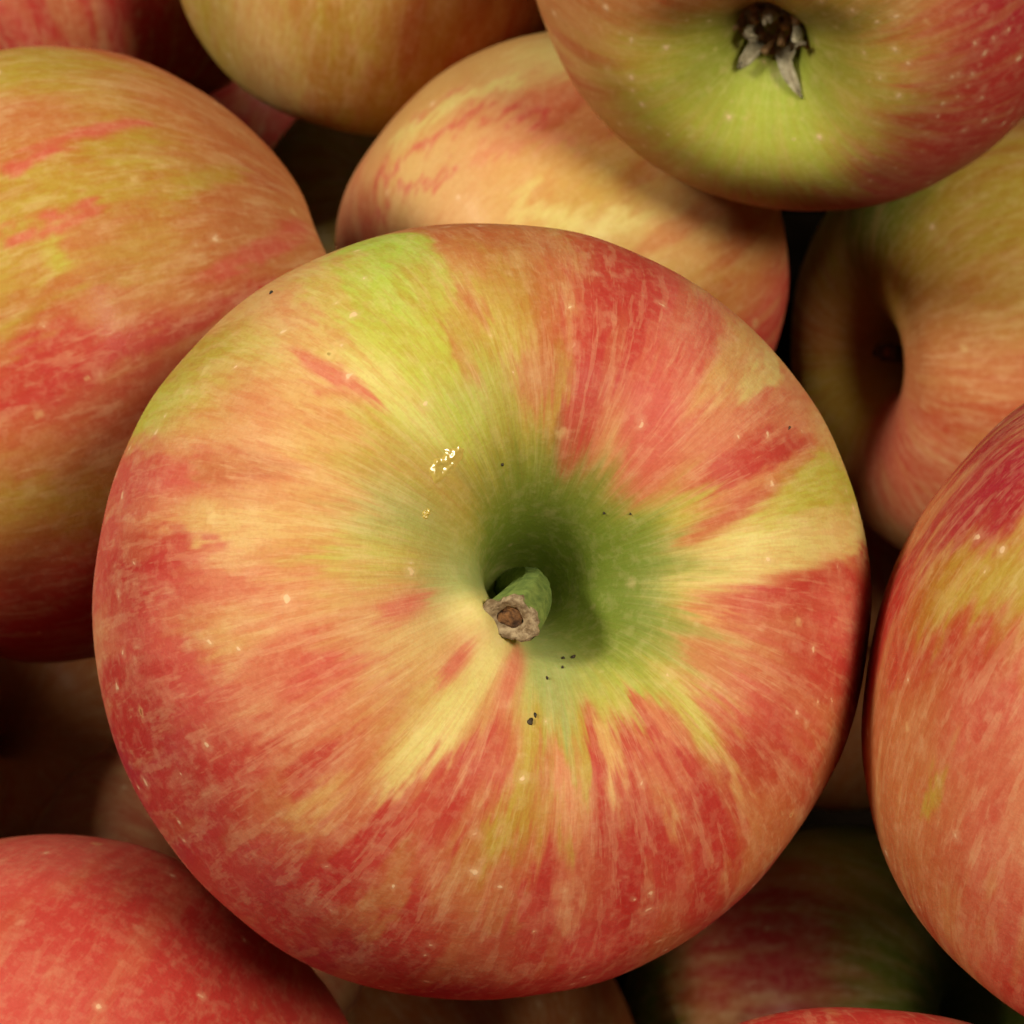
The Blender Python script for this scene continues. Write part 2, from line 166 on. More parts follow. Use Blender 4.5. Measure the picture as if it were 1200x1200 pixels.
# --- PAINT
PAINT = {
 'main': '100 1360 O 55 216 1;93 1348 O 55 216 1;86 1385 O 55 216 1;80 1366 Y 55 216 1;123 1549 T 55 216 1;122 1311 T 55 148 1;117 1214 V 55 131 1;112 1141 V 55 112 1;106 1098 S 55 109 1;98 1074 Y 55 109 1;90 1074 O 55 113 1;82 1098 S 55 128 1;74 1153 P 55 157 1;66 1299 R 55 216 1;134 1415 T 55 180 1;132 1250 S 55 122 1;128 1141 C 55 98 1;123 1067 V 55 90 1;117 1000 Y 55 85 1;110 958 T 55 80 1;102 933 V 55 79 1;93 927 O 55 82 1;83 939 S 55 87 1;74 976 P 55 98 1;66 1037 P 55 119 1;58 1153 S 55 187 1;52 1311 S 55 216 1;143 1433 Y 55 178 1;142 1244 C 55 116 1;139 1122 T 55 91 1;135 1031 T 55 80 1;129 958 C 55 73 1;123 903 V 55 72 1;115 854 O 55 72 1;105 823 V 55 72 1;94 817 O 55 72 1;83 823 S 55 72 1;73 854 R 55 75 1;64 903 P 55 84 1;55 976 S 55 109 1;48 1116 T 55 169 1;43 1318 T 55 216 1;151 1494 V 55 194 1;150 1287 S 55 115 1;148 1147 S 55 91 1;146 1043 T 55 77 1;142 958 T 55 72 1;136 878 C 55 72 1;129 817 V 55 72 1;120 775 G 55 72 1;108 738 V 55 72 1;95 726 O 55 72 1;82 732 R 55 72 1;70 756 T 55 72 1;59 805 R 55 72 1;51 872 S 55 82 1;43 970 P 55 114 1;38 1135 S 55 203 1;158 1366 T 55 130 1;157 1208 T 55 98 1;155 1086 S 55 79 1;153 988 T 55 72 1;150 897 T 55 72 1;145 823 Y 55 72 1;137 756 V 55 72 1;126 695 V 55 72 1;112 647 Y 55 72 1;95 634 V 55 72 1;79 640 O 55 72 1;64 677 T 55 72 1;53 726 P 55 72 1;44 793 O 55 72 1;37 878 P 55 85 1;32 1006 S 55 125 1;28 1275 T 55 216 1;164 1513 P 55 192 1;164 1299 P 55 104 1;164 1159 O 55 87 1;163 1043 S 55 75 1;161 945 T 55 72 1;159 860 T 55 72 1;154 775 Y 55 72 1;147 695 Y 55 72 1;136 616 T 55 72 1;118 555 Y 55 72 1;95 531 G 55 72 1;73 549 T 55 72 1;55 598 T 55 72 1;43 665 O 55 72 1;34 732 T 55 72 1;28 823 R 55 73 1;24 933 P 55 97 1;21 1110 V 55 179 1;170 1446 P 55 163 1;171 1263 T 55 97 1;171 1128 C 55 81 1;171 1019 C 55 72 1;170 921 T 55 72 1;168 830 T 55 72 1;165 738 M 55 72 1;160 647 M 55 72 1;149 549 Y 55 79 1;124 451 G 55 99 1;88 415 G 55 92 1;59 457 G 55 76 1;40 531 V 55 72 1;29 616 V 55 72 1;23 695 O 55 72 1;17 787 Y 55 72 1;15 891 C 55 83 1;14 1043 Y 55 138 1;177 1409 P 55 148 1;178 1238 P 55 94 1;178 1116 S 55 78 1;179 1006 T 55 72 1;179 909 S 55 72 1;179 817 V 55 72 1;177 726 V 55 72 1;176 622 Y 55 74 1;170 500 M 55 100 1;127 256 G 55 177 1;62 256 G 55 126 1;32 384 G 55 91 1;18 494 G 55 72 1;10 586 M 55 72 1;7 677 T 55 72 1;6 769 C 55 72 1;6 872 C 55 78 1;6 1013 T 55 120 1;180 1775 P 55 216 1;182 1409 R 55 148 1;184 1244 P 55 95 1;185 1116 S 55 77 1;186 1006 S 55 72 1;188 909 S 55 72 1;189 823 T 55 72 1;190 732 S 55 72 1;192 628 S 55 75 1;197 512 M 55 87 1;166 6 M 55 72 1;355 183 G 55 143 1;349 372 G 55 102 1;349 488 G 55 72 1;350 586 V 55 72 1;352 677 T 55 72 1;354 769 O 55 72 1;356 872 R 55 77 1;358 1006 P 55 112 1;186 1818 S 55 216 1;188 1433 P 55 160 1;190 1263 P 55 97 1;192 1128 T 55 78 1;194 1025 S 55 72 1;196 927 S 55 72 1;198 848 O 55 72 1;202 756 T 55 72 1;207 665 C 55 72 1;215 567 S 55 77 1;232 470 C 55 113 1;280 360 M 55 153 1;308 439 G 55 94 1;323 531 G 55 72 1;332 616 M 55 72 1;338 695 T 55 72 1;343 787 O 55 72 1;346 891 O 55 79 1;350 1025 P 55 111 1;194 1476 P 55 169 1;196 1293 P 55 101 1;198 1159 P 55 82 1;201 1055 S 55 72 1;204 958 P 55 72 1;208 878 S 55 72 1;212 799 O 55 72 1;218 720 T 55 72 1;228 640 S 55 73 1;244 573 C 55 79 1;266 537 M 55 83 1;288 549 M 55 76 1;306 604 V 55 72 1;317 665 V 55 72 1;326 744 O 55 72 1;333 823 O 55 72 1;338 927 P 55 82 1;342 1061 R 55 118 1;199 1549 R 55 181 1;202 1342 P 55 117 1;205 1208 S 55 90 1;207 1098 S 55 76 1;210 1000 S 55 72 1;215 921 S 55 72 1;220 854 O 55 72 1;227 781 Y 55 72 1;236 720 V 55 72 1;249 671 S 55 72 1;264 647 V 55 72 1;281 653 Y 55 72 1;295 683 V 55 72 1;308 738 O 55 72 1;317 799 V 55 72 1;324 878 P 55 72 1;331 976 P 55 88 1;336 1128 O 55 137 1;205 1647 W 55 216 1;207 1421 P 55 147 1;210 1269 R 55 100 1;213 1153 P 55 81 1;217 1061 O 55 74 1;221 976 P 55 72 1;227 909 O 55 72 1;234 854 C 55 72 1;243 805 O 55 72 1;253 762 P 55 72 1;265 744 Y 55 72 1;278 750 O 55 72 1;290 769 T 55 72 1;301 811 P 55 72 1;310 872 S 55 72 1;318 952 R 55 82 1;325 1055 R 55 103 1;212 1537 R 55 160 1;215 1354 P 55 126 1;218 1226 O 55 92 1;223 1128 O 55 79 1;227 1043 T 55 72 1;233 976 R 55 72 1;239 921 S 55 72 1;247 878 R 55 72 1;256 848 O 55 72 1;266 842 Y 55 72 1;276 836 S 55 72 1;287 860 R 55 72 1;296 897 S 55 72 1;305 958 R 55 78 1;313 1043 O 55 92 1;321 1165 O 55 131 1;217 1708 W 55 216 1;221 1476 R 55 159 1;224 1324 P 55 113 1;227 1214 O 55 93 1;232 1128 R 55 79 1;237 1061 R 55 72 1;244 1006 P 55 72 1;251 964 O 55 72 1;259 939 Y 55 72 1;267 927 P 55 72 1;276 933 S 55 72 1;285 958 R 55 73 1;294 994 R 55 76 1;302 1055 R 55 87 1;310 1153 O 55 110 1;225 1653 R 55 216 1;229 1458 P 55 156 1;232 1324 W 55 115 1;237 1226 R 55 96 1;242 1153 R 55 81 1;247 1104 O 55 75 1;254 1061 O 55 72 1;261 1037 O 55 72 1;269 1031 P 55 73 1;277 1043 O 55 77 1;285 1067 R 55 81 1;292 1110 P 55 92 1;300 1183 R 55 116 1;234 1690 R 55 216 1;237 1501 R 55 173 1;241 1366 R 55 133 1;246 1275 O 55 104 1;251 1220 R 55 94 1;257 1177 O 55 87 1;263 1153 P 55 84 1;270 1153 P 55 88 1;278 1171 P 55 95 1;285 1208 R 55 112 1;293 1281 O 55 136 1;246 1604 W 55 216 1;250 1464 R 55 174 1;255 1379 R 55 142 1;260 1330 O 55 122 1;266 1311 O 55 116 1;273 1311 R 55 117 1;279 1348 P 55 137 1;287 1458 R 55 205 1;264 1586 W 55 216 1;270 1555 R 55 216 1;277 1616 R 55 216 1;132 945 C 21 38 3;132 921 C 21 38 3;133 897 C 21 38 3;133 872 C 21 38 3;133 854 C 21 38 3;133 854 C 21 38 3;133 830 C 21 38 3;133 799 C 21 38 3;133 781 C 21 38 3;133 756 C 21 38 3;133 726 C 21 38 3;112 1257 L 37 137 3;115 1171 L 37 109 3;118 1116 L 37 92 3;122 1067 L 37 84 3;123 1171 V 42 113 3;125 1061 V 42 93 3;127 976 V 42 80 3;123 1257 T 15 47 3;124 1220 T 15 44 3;125 1183 T 15 41 3;125 1153 T 15 38 3;126 1128 T 15 36 3;112 1153 Y 10 28 3;113 1128 Y 10 26 3;114 1110 Y 10 25 3;114 1092 Y 10 24 3;114 1074 Y 10 24 3;115 1061 Y 10 23 3;115 1043 Y 10 23 3;116 1025 Y 10 22 3;116 1013 Y 10 21 3;117 994 Y 10 21 3;117 982 Y 10 20 3;118 970 Y 10 20 3;120 945 V 44 84 3;122 878 V 44 80 3;124 811 V 44 80 3;124 811 V 44 80 3;123 732 V 44 80 3;128 872 V 27 49 3;128 836 V 27 49 3;129 805 V 27 49 3;129 775 V 27 49 3;129 744 V 27 49 3;129 708 V 27 49 3;77 1318 R 27 146 3;78 1189 R 27 117 3;79 1110 R 27 91 3;80 1049 R 27 79 3;81 994 R 27 68 3;81 945 R 27 60 3;81 945 R 27 60 3;82 903 R 27 54 3;82 860 R 27 50 3;82 823 R 27 49 3;82 787 R 27 49 3;82 756 R 27 49 3;82 756 R 27 49 3;82 726 R 27 49 3;82 695 R 27 49 3;82 665 R 27 49 3;81 640 R 27 49 3;71 1281 R 37 199 3;72 1135 R 37 139 3;72 1043 R 37 110 3;73 976 R 37 91 3;73 915 R 37 78 3;73 915 R 37 78 3;73 860 R 37 70 3;73 811 R 37 66 3;73 762 R 37 66 3;73 726 R 37 66 3;73 726 R 37 66 3;74 689 R 37 66 3;75 647 R 37 66 3;65 1214 P 32 173 3;66 1104 P 32 116 3;65 1025 P 32 93 3;65 964 P 32 79 3;65 964 P 32 79 3;65 903 P 32 67 3;65 854 P 32 61 3;64 805 P 32 58 3;64 805 P 32 58 3;63 762 P 32 58 3;63 726 P 32 58 3;61 683 P 32 58 3;60 1110 P 27 106 3;60 1049 P 27 90 3;59 1000 P 27 77 3;58 958 P 27 68 3;57 915 P 27 60 3;57 915 P 27 60 3;57 878 P 27 55 3;56 842 P 27 51 3;56 811 P 27 49 3;55 781 P 27 49 3;54 750 P 27 49 3;53 726 P 27 49 3;53 726 P 27 49 3;51 695 P 27 49 3;49 671 P 27 49 3;47 647 P 27 49 3;44 622 P 27 49 3;84 659 R 12 22 3;84 647 R 12 22 3;84 634 R 12 22 3;83 622 R 12 22 3;83 610 R 12 22 3;84 592 R 12 22 3;83 579 R 12 22 3;83 567 R 12 22 3;83 549 R 12 22 3;83 537 R 12 22 3;71 750 T 17 31 3;71 726 T 17 31 3;71 708 T 17 31 3;70 683 T 17 31 3;70 683 T 17 31 3;69 665 T 17 31 3;68 647 T 17 31 3;66 628 T 17 31 3;66 604 T 17 31 3;67 915 S 9 19 3;67 903 S 9 18 3;67 891 S 9 17 3;68 878 S 9 17 3;68 866 S 9 17 3;68 854 S 9 16 3;67 842 S 9 16 3;68 836 S 9 16 3;68 823 S 9 16 3;68 811 S 9 15 3;68 805 S 9 15 3;68 793 S 9 15 3;68 781 S 9 15 3;68 775 S 9 15 3;68 762 S 9 15 3;61 1311 T 17 93 3;61 1257 T 17 93 3;49 1171 T 22 120 3;50 1104 T 22 89 3;50 1043 T 22 79 3;50 994 T 22 68 3;50 952 T 22 58 3;50 915 T 22 51 3;44 1171 C 15 80 3;44 1122 C 15 66 3;44 1086 C 15 58 3;43 1049 C 15 53 3;43 1013 C 15 48 3;358 701 C 32 58 3;1 726 C 32 58 3;3 756 C 32 58 3;4 793 C 32 58 3;4 793 C 32 58 3;6 848 C 32 59 3;8 909 C 32 68 3;8 909 C 32 68 3;9 970 C 32 83 3;10 1055 C 32 115 3;11 1189 C 32 173 3;352 738 R 22 40 3;353 762 R 22 40 3;354 787 R 22 40 3;356 817 R 22 40 3;357 842 R 22 40 3;357 842 R 22 40 3;358 872 R 22 42 3;359 903 R 22 46 3;0 933 R 22 50 3;1 964 R 22 55 3;2 1006 R 22 64 3;3 1055 R 22 78 3;4 1116 R 22 96 3;27 720 R 27 49 3;27 750 R 27 49 3;28 787 R 27 49 3;28 823 R 27 50 3;28 823 R 27 50 3;29 860 R 27 53 3;29 897 R 27 59 3;29 945 R 27 69 3;30 994 R 27 81 3;24 695 T 9 15 3;25 708 T 9 15 3;24 714 T 9 15 3;25 726 T 9 15 3;24 732 T 9 15 3;25 744 T 9 15 3;24 750 T 9 15 3;25 762 T 9 15 3;25 775 T 9 15 3;25 781 T 9 15 3;25 793 T 9 15 3;25 799 T 9 15 3;25 811 T 9 15 3;26 823 T 9 16 3;26 836 T 9 16 3;25 842 T 9 16 3;26 854 T 9 17 3;26 854 T 9 17 3;26 866 T 9 17 3;25 878 T 9 18 3;25 891 T 9 18 3;25 903 T 9 19 3;26 915 T 9 20 3;25 933 T 9 21 3;26 945 T 9 22 3;26 958 T 9 23 3;26 976 T 9 24 3;26 994 T 9 26 3;16 708 R 12 22 3;17 720 R 12 22 3;17 738 R 12 22 3;18 750 R 12 22 3;18 762 R 12 22 3;19 775 R 12 22 3;19 793 R 12 22 3;20 805 R 12 22 3;20 805 R 12 22 3;20 823 R 12 22 3;20 836 R 12 23 3;20 854 R 12 24 3;21 866 R 12 24 3;21 884 R 12 25 3;21 903 R 12 27 3;14 665 O 12 22 3;14 671 O 12 22 3;14 683 O 12 22 3;15 695 O 12 22 3;15 708 O 12 22 3;16 720 O 12 22 3;16 732 O 12 22 3;17 744 O 12 22 3;17 756 O 12 22 3;17 775 O 12 22 3;17 787 O 12 22 3;17 915 V 27 60 3;18 958 V 27 69 3;20 1006 V 27 84 3;20 1074 V 27 108 3;25 659 V 20 35 3;26 677 V 20 35 3;26 701 V 20 35 3;26 726 V 20 35 3;348 750 T 10 18 3;347 744 T 10 18 3;346 732 T 10 18 3;346 720 T 10 18 3;345 708 T 10 18 3;332 720 O 12 22 3;332 732 O 12 22 3;332 744 O 12 22 3;332 762 O 12 22 3;332 775 O 12 22 3;332 787 O 12 22 3;332 799 O 12 22 3;332 817 O 12 22 3;332 830 O 12 22 3;332 842 O 12 22 3;332 860 O 12 22 3;237 543 C 30 60 3;238 598 C 30 57 3;237 640 C 30 54 3;237 640 C 30 54 3;236 689 C 30 53 3;236 738 C 30 53 3;236 738 C 30 53 3;235 781 C 30 53 3;234 823 C 30 53 3;234 823 C 30 53 3;234 860 C 30 53 3;233 884 C 30 53 3;249 506 P 17 40 3;248 537 P 17 36 3;248 561 P 17 34 3;247 586 P 17 33 3;247 610 P 17 32 3;247 634 P 17 31 3;243 665 O 17 31 3;242 683 O 17 31 3;242 708 O 17 31 3;241 726 O 17 31 3;240 744 O 17 31 3;252 720 R 25 44 3;250 744 R 25 44 3;249 775 R 25 44 3;249 805 R 25 44 3;249 805 R 25 44 3;247 830 R 25 44 3;247 860 R 25 44 3;246 884 R 25 44 3;246 909 R 25 44 3;265 622 Y 12 22 3;264 634 Y 12 22 3;264 653 Y 12 22 3;263 665 Y 12 22 3;263 677 Y 12 22 3;263 695 Y 12 22 3;263 708 Y 12 22 3;263 720 Y 12 22 3;262 732 Y 12 22 3;263 750 Y 12 22 3;263 750 Y 12 22 3;262 762 Y 12 22 3;262 775 Y 12 22 3;262 787 Y 12 22 3;262 799 Y 12 22 3;262 811 Y 12 22 3;262 823 Y 12 22 3;262 842 Y 12 22 3;262 848 Y 12 22 3;262 860 Y 12 22 3;262 860 Y 12 22 3;261 878 Y 12 22 3;261 891 Y 12 22 3;261 903 Y 12 22 3;261 921 Y 12 22 3;261 933 Y 12 22 3;277 470 M 22 56 3;272 506 M 22 49 3;271 543 M 22 45 3;270 579 M 22 42 3;280 653 Y 7 13 3;280 659 Y 7 13 3;280 671 Y 7 13 3;280 677 Y 7 13 3;279 683 Y 7 13 3;280 695 Y 7 13 3;279 701 Y 7 13 3;279 708 Y 7 13 3;280 720 Y 7 13 3;279 726 Y 7 13 3;279 732 Y 7 13 3;279 744 Y 7 13 3;279 750 Y 7 13 3;279 756 Y 7 13 3;279 762 Y 7 13 3;279 775 Y 7 13 3;268 671 O 9 15 3;268 683 O 9 15 3;269 695 O 9 15 3;268 701 O 9 15 3;268 714 O 9 15 3;268 726 O 9 15 3;267 732 O 9 15 3;267 744 O 9 15 3;275 720 S 11 20 3;274 732 S 11 20 3;274 744 S 11 20 3;274 756 S 11 20 3;274 769 S 11 20 3;274 781 S 11 20 3;274 793 S 11 20 3;274 805 S 11 20 3;274 811 S 11 20 3;274 823 S 11 20 3;274 836 S 11 20 3;274 848 S 11 20 3;274 860 S 11 20 3;274 872 S 11 20 3;274 884 S 11 20 3;284 659 R 11 20 3;284 671 R 11 20 3;283 683 R 11 20 3;283 695 R 11 20 3;283 708 R 11 20 3;283 720 R 11 20 3;283 732 R 11 20 3;283 744 R 11 20 3;283 756 R 11 20 3;283 769 R 11 20 3;283 781 R 11 20 3;283 781 R 11 20 3;283 787 R 11 20 3;283 805 R 11 20 3;283 817 R 11 20 3;283 823 R 11 20 3;283 836 R 11 20 3;283 848 R 11 20 3;283 860 R 11 20 3;283 872 R 11 20 3;283 884 R 11 20 3;283 897 R 11 20 3;283 909 R 11 20 3;284 921 R 11 20 3;288 714 T 10 18 3;288 726 T 10 18 3;287 738 T 10 18 3;287 750 T 10 18 3;287 756 T 10 18 3;287 769 T 10 18 3;287 775 T 10 18 3;287 787 T 10 18 3;287 799 T 10 18 3;287 811 T 10 18 3;287 811 T 10 18 3;287 823 T 10 18 3;287 836 T 10 18 3;287 848 T 10 18 3;287 860 T 10 18 3;294 720 R 12 22 3;294 732 R 12 22 3;294 750 R 12 22 3;294 762 R 12 22 3;293 775 R 12 22 3;293 787 R 12 22 3;293 799 R 12 22 3;294 811 R 12 22 3;294 830 R 12 22 3;294 842 R 12 22 3;294 860 R 12 22 3;294 860 R 12 22 3;294 872 R 12 22 3;294 884 R 12 22 3;294 897 R 12 22 3;293 915 R 12 22 3;294 927 R 12 22 3;293 945 R 12 22 3;293 958 R 12 23 3;293 976 R 12 23 3;294 988 R 12 23 3;294 1006 R 12 24 3;294 1019 R 12 24 3;294 805 T 9 15 3;294 817 T 9 15 3;294 830 T 9 15 3;294 836 T 9 15 3;295 848 T 9 15 3;295 860 T 9 15 3;295 866 T 9 15 3;295 878 T 9 15 3;295 891 T 9 15 3;295 891 T 9 15 3;295 903 T 9 15 3;296 915 T 9 15 3;296 927 T 9 16 3;296 939 T 9 16 3;296 952 T 9 16 3;304 659 R 10 18 3;304 671 R 10 18 3;304 683 R 10 18 3;303 689 R 10 18 3;303 701 R 10 18 3;303 714 R 10 18 3;303 726 R 10 18 3;303 726 R 10 18 3;302 738 R 10 18 3;302 744 R 10 18 3;302 756 R 10 18 3;301 762 R 10 18 3;301 781 R 10 18 3;301 787 R 10 18 3;308 677 S 11 20 3;307 689 S 11 20 3;307 708 S 11 20 3;307 720 S 11 20 3;307 732 S 11 20 3;307 744 S 11 20 3;307 744 S 11 20 3;307 756 S 11 20 3;307 775 S 11 20 3;307 787 S 11 20 3;307 793 S 11 20 3;310 708 R 15 27 3;310 720 R 15 27 3;309 738 R 15 27 3;309 756 R 15 27 3;309 775 R 15 27 3;308 793 R 15 27 3;308 811 R 15 27 3;308 830 R 15 27 3;308 830 R 15 27 3;308 842 R 15 27 3;308 860 R 15 27 3;308 878 R 15 27 3;307 897 R 15 27 3;307 915 R 15 28 3;307 933 R 15 28 3;307 958 R 15 29 3;307 976 R 15 30 3;315 750 V 27 49 3;313 781 V 27 49 3;312 811 V 27 49 3;315 878 T 11 20 3;314 891 T 11 20 3;314 903 T 11 21 3;313 921 T 11 21 3;313 933 T 11 22 3;313 945 T 11 22 3;313 958 T 11 23 3;313 958 T 11 23 3;313 976 T 11 23 3;312 994 T 11 24 3;313 1006 T 11 24 3;313 1025 T 11 25 3;309 836 R 22 40 3;309 860 R 22 40 3;308 884 R 22 40 3;308 915 R 22 41 3;307 945 R 22 43 3;307 976 R 22 45 3;307 976 R 22 45 3;307 1000 R 22 46 3;306 1031 R 22 47 3;306 1055 R 22 49 3;305 1086 R 22 51 3;244 1116 O 17 32 3;244 1141 O 17 34 3;244 1165 O 17 36 3;245 1189 O 17 38 3;245 1220 O 17 41 3;245 1220 O 17 41 3;245 1257 O 17 43 3;245 1293 O 17 47 3;245 1336 O 17 53 3;234 1153 R 20 41 3;234 1183 R 20 44 3;234 1220 R 20 47 3;234 1257 R 20 49 3;234 1257 R 20 49 3;234 1299 R 20 53 3;234 1342 R 20 60 3;234 1397 R 20 70 3;237 1000 R 20 35 3;236 1031 R 20 35 3;236 1055 R 20 35 3;236 1086 R 20 36 3;236 1116 R 20 38 3;249 1128 R 17 33 3;249 1153 R 17 35 3;249 1177 R 17 37 3;249 1208 R 17 40 3;249 1238 R 17 42 3;249 1269 R 17 44 3;249 1299 R 17 47 3;249 1336 R 17 52 3;240 891 R 22 40 3;239 921 R 22 40 3;238 945 R 22 40 3;238 976 R 22 40 3;225 1037 T 15 27 3;226 1055 T 15 27 3;226 1080 T 15 27 3;226 1104 T 15 28 3;226 1122 T 15 29 3;219 927 R 17 31 3;219 952 R 17 31 3;220 970 R 17 31 3;220 994 R 17 31 3;221 1013 R 17 31 3;221 1037 R 17 31 3;221 1061 R 17 32 3;140 1061 P 15 30 3;140 1043 P 15 29 3;140 1019 P 15 28 3;140 1000 P 15 28 3;140 982 P 15 27 3;140 964 P 15 27 3;140 964 P 15 27 3;140 945 P 15 27 3;140 927 P 15 27 3;139 903 P 15 27 3;139 884 P 15 27 3;109 1025 O 11 26 3;108 1006 O 11 25 3;108 994 O 11 24 3;107 982 O 11 24 3;107 964 O 11 23 3;106 952 O 11 22 3;106 939 O 11 22 3;116 860 O 10 18 3;116 848 O 10 18 3;116 836 O 10 18 3;116 823 O 10 18 3;116 817 O 10 18 3;116 805 O 10 18 3;97 817 O 15 27 3;97 799 O 15 27 3;98 787 O 15 27 3;98 769 O 15 27 3;98 756 O 15 27 3;98 738 O 15 27 3;98 726 O 15 27 3;89 769 Y 12 22 3;90 756 Y 12 22 3;90 744 Y 12 22 3;90 726 Y 12 22 3;90 720 Y 12 22 3;91 701 Y 12 22 3;91 689 Y 12 22 3;91 677 Y 12 22 3;172 1421 R 12 47 3;173 1391 R 12 43 3;173 1360 R 12 38 3;173 1336 R 12 35 3;173 1311 R 12 33 3;174 1287 R 12 31 3;174 1269 R 12 30 3;174 1269 R 12 30 3;174 1244 R 12 29 3;174 1226 R 12 29 3;174 1202 R 12 28 3;175 1183 R 12 27 3;175 1165 R 12 26 3;176 1147 R 12 25 3;178 1440 R 25 98 3;178 1379 R 25 82 3;178 1324 R 25 69 3;178 1281 R 25 62 3;178 1238 R 25 58 3;171 1128 T 32 65 3;171 1080 T 32 61 3;171 1031 T 32 58 3;171 988 T 32 58 3;166 1421 P 17 65 3;165 1385 P 17 57 3;165 1354 P 17 51 3;165 1324 P 17 47 3;164 1299 P 17 45 3;163 1165 O 17 38 3;163 1141 O 17 37 3;163 1110 O 17 35 3;163 1086 O 17 34 3;191 1177 T 27 59 3;192 1122 T 27 52 3;193 1080 T 27 49 3;212 1336 R 27 80 3;212 1281 R 27 70 3;213 1238 R 27 64 3;214 1196 R 27 59 3;194 1586 R 20 100 3;195 1580 R 20 97 3;197 1580 R 20 96 3;198 1574 R 20 94 3;199 1574 R 20 93 3;201 1580 R 20 92 3;202 1580 R 20 91 3;204 1586 R 20 90 3;214 1574 R 30 127 3;215 1513 R 30 118 3;216 1452 R 30 114 3;217 1397 R 30 106 3;195 689 P 15 27 3;195 665 P 15 27 3;194 647 P 15 27 3;224 647 P 12 23 3;224 634 P 12 23 3;224 616 P 12 23 3;223 598 P 12 24 3;184 531 M 27 59 3;187 500 M 27 66 3;203 512 C 27 57 3;210 476 C 27 71 3;204 945 P 17 31 3;205 927 P 17 31 3;207 909 P 17 31 3;286 1074 R 17 35 3;286 1098 R 17 37 3;286 1128 R 17 39 3;286 1153 R 17 42 3;286 1189 R 17 46 3;287 1226 R 17 50 3;287 1263 R 17 52 3;258 903 Y 12 22 3;258 921 Y 12 22 3;258 933 Y 12 22 3;258 952 Y 12 22 3;259 964 Y 12 22 3;274 884 Y 10 18 3;274 891 Y 10 18 3;274 903 Y 10 18 3;274 915 Y 10 18 3;270 952 R 12 22 3;269 970 R 12 22 3;269 982 R 12 22 3;270 994 R 12 22 3;269 1013 R 12 22 3;269 1031 R 12 23 3;269 1043 R 12 23 3;269 1061 R 12 23 3;264 1037 O 12 22 3;264 1049 O 12 22 3;264 1067 O 12 23 3;263 1086 O 12 23 3;264 1098 O 12 24 3;264 1116 O 12 24 3;263 1135 O 12 25 3;263 1153 O 12 26 3;273 1037 S 10 19 3;273 1049 S 10 19 3;274 1061 S 10 19 3;274 1074 S 10 19 3;274 1086 S 10 20 3;274 1104 S 10 20 3;274 1116 S 10 21 3;274 1128 S 10 21 3;274 1141 S 10 22 3;274 1159 S 10 22 3;116 427 G 49 125 3;79 421 G 49 108 3;79 421 G 49 108 3;51 403 G 49 106 3;23 445 G 49 91 3;23 445 G 49 91 3;358 451 G 49 90 3;334 482 G 49 89 3;334 482 G 49 89 3;349 409 G 49 108 3;17 329 G 49 135 3;52 287 G 49 144 3',
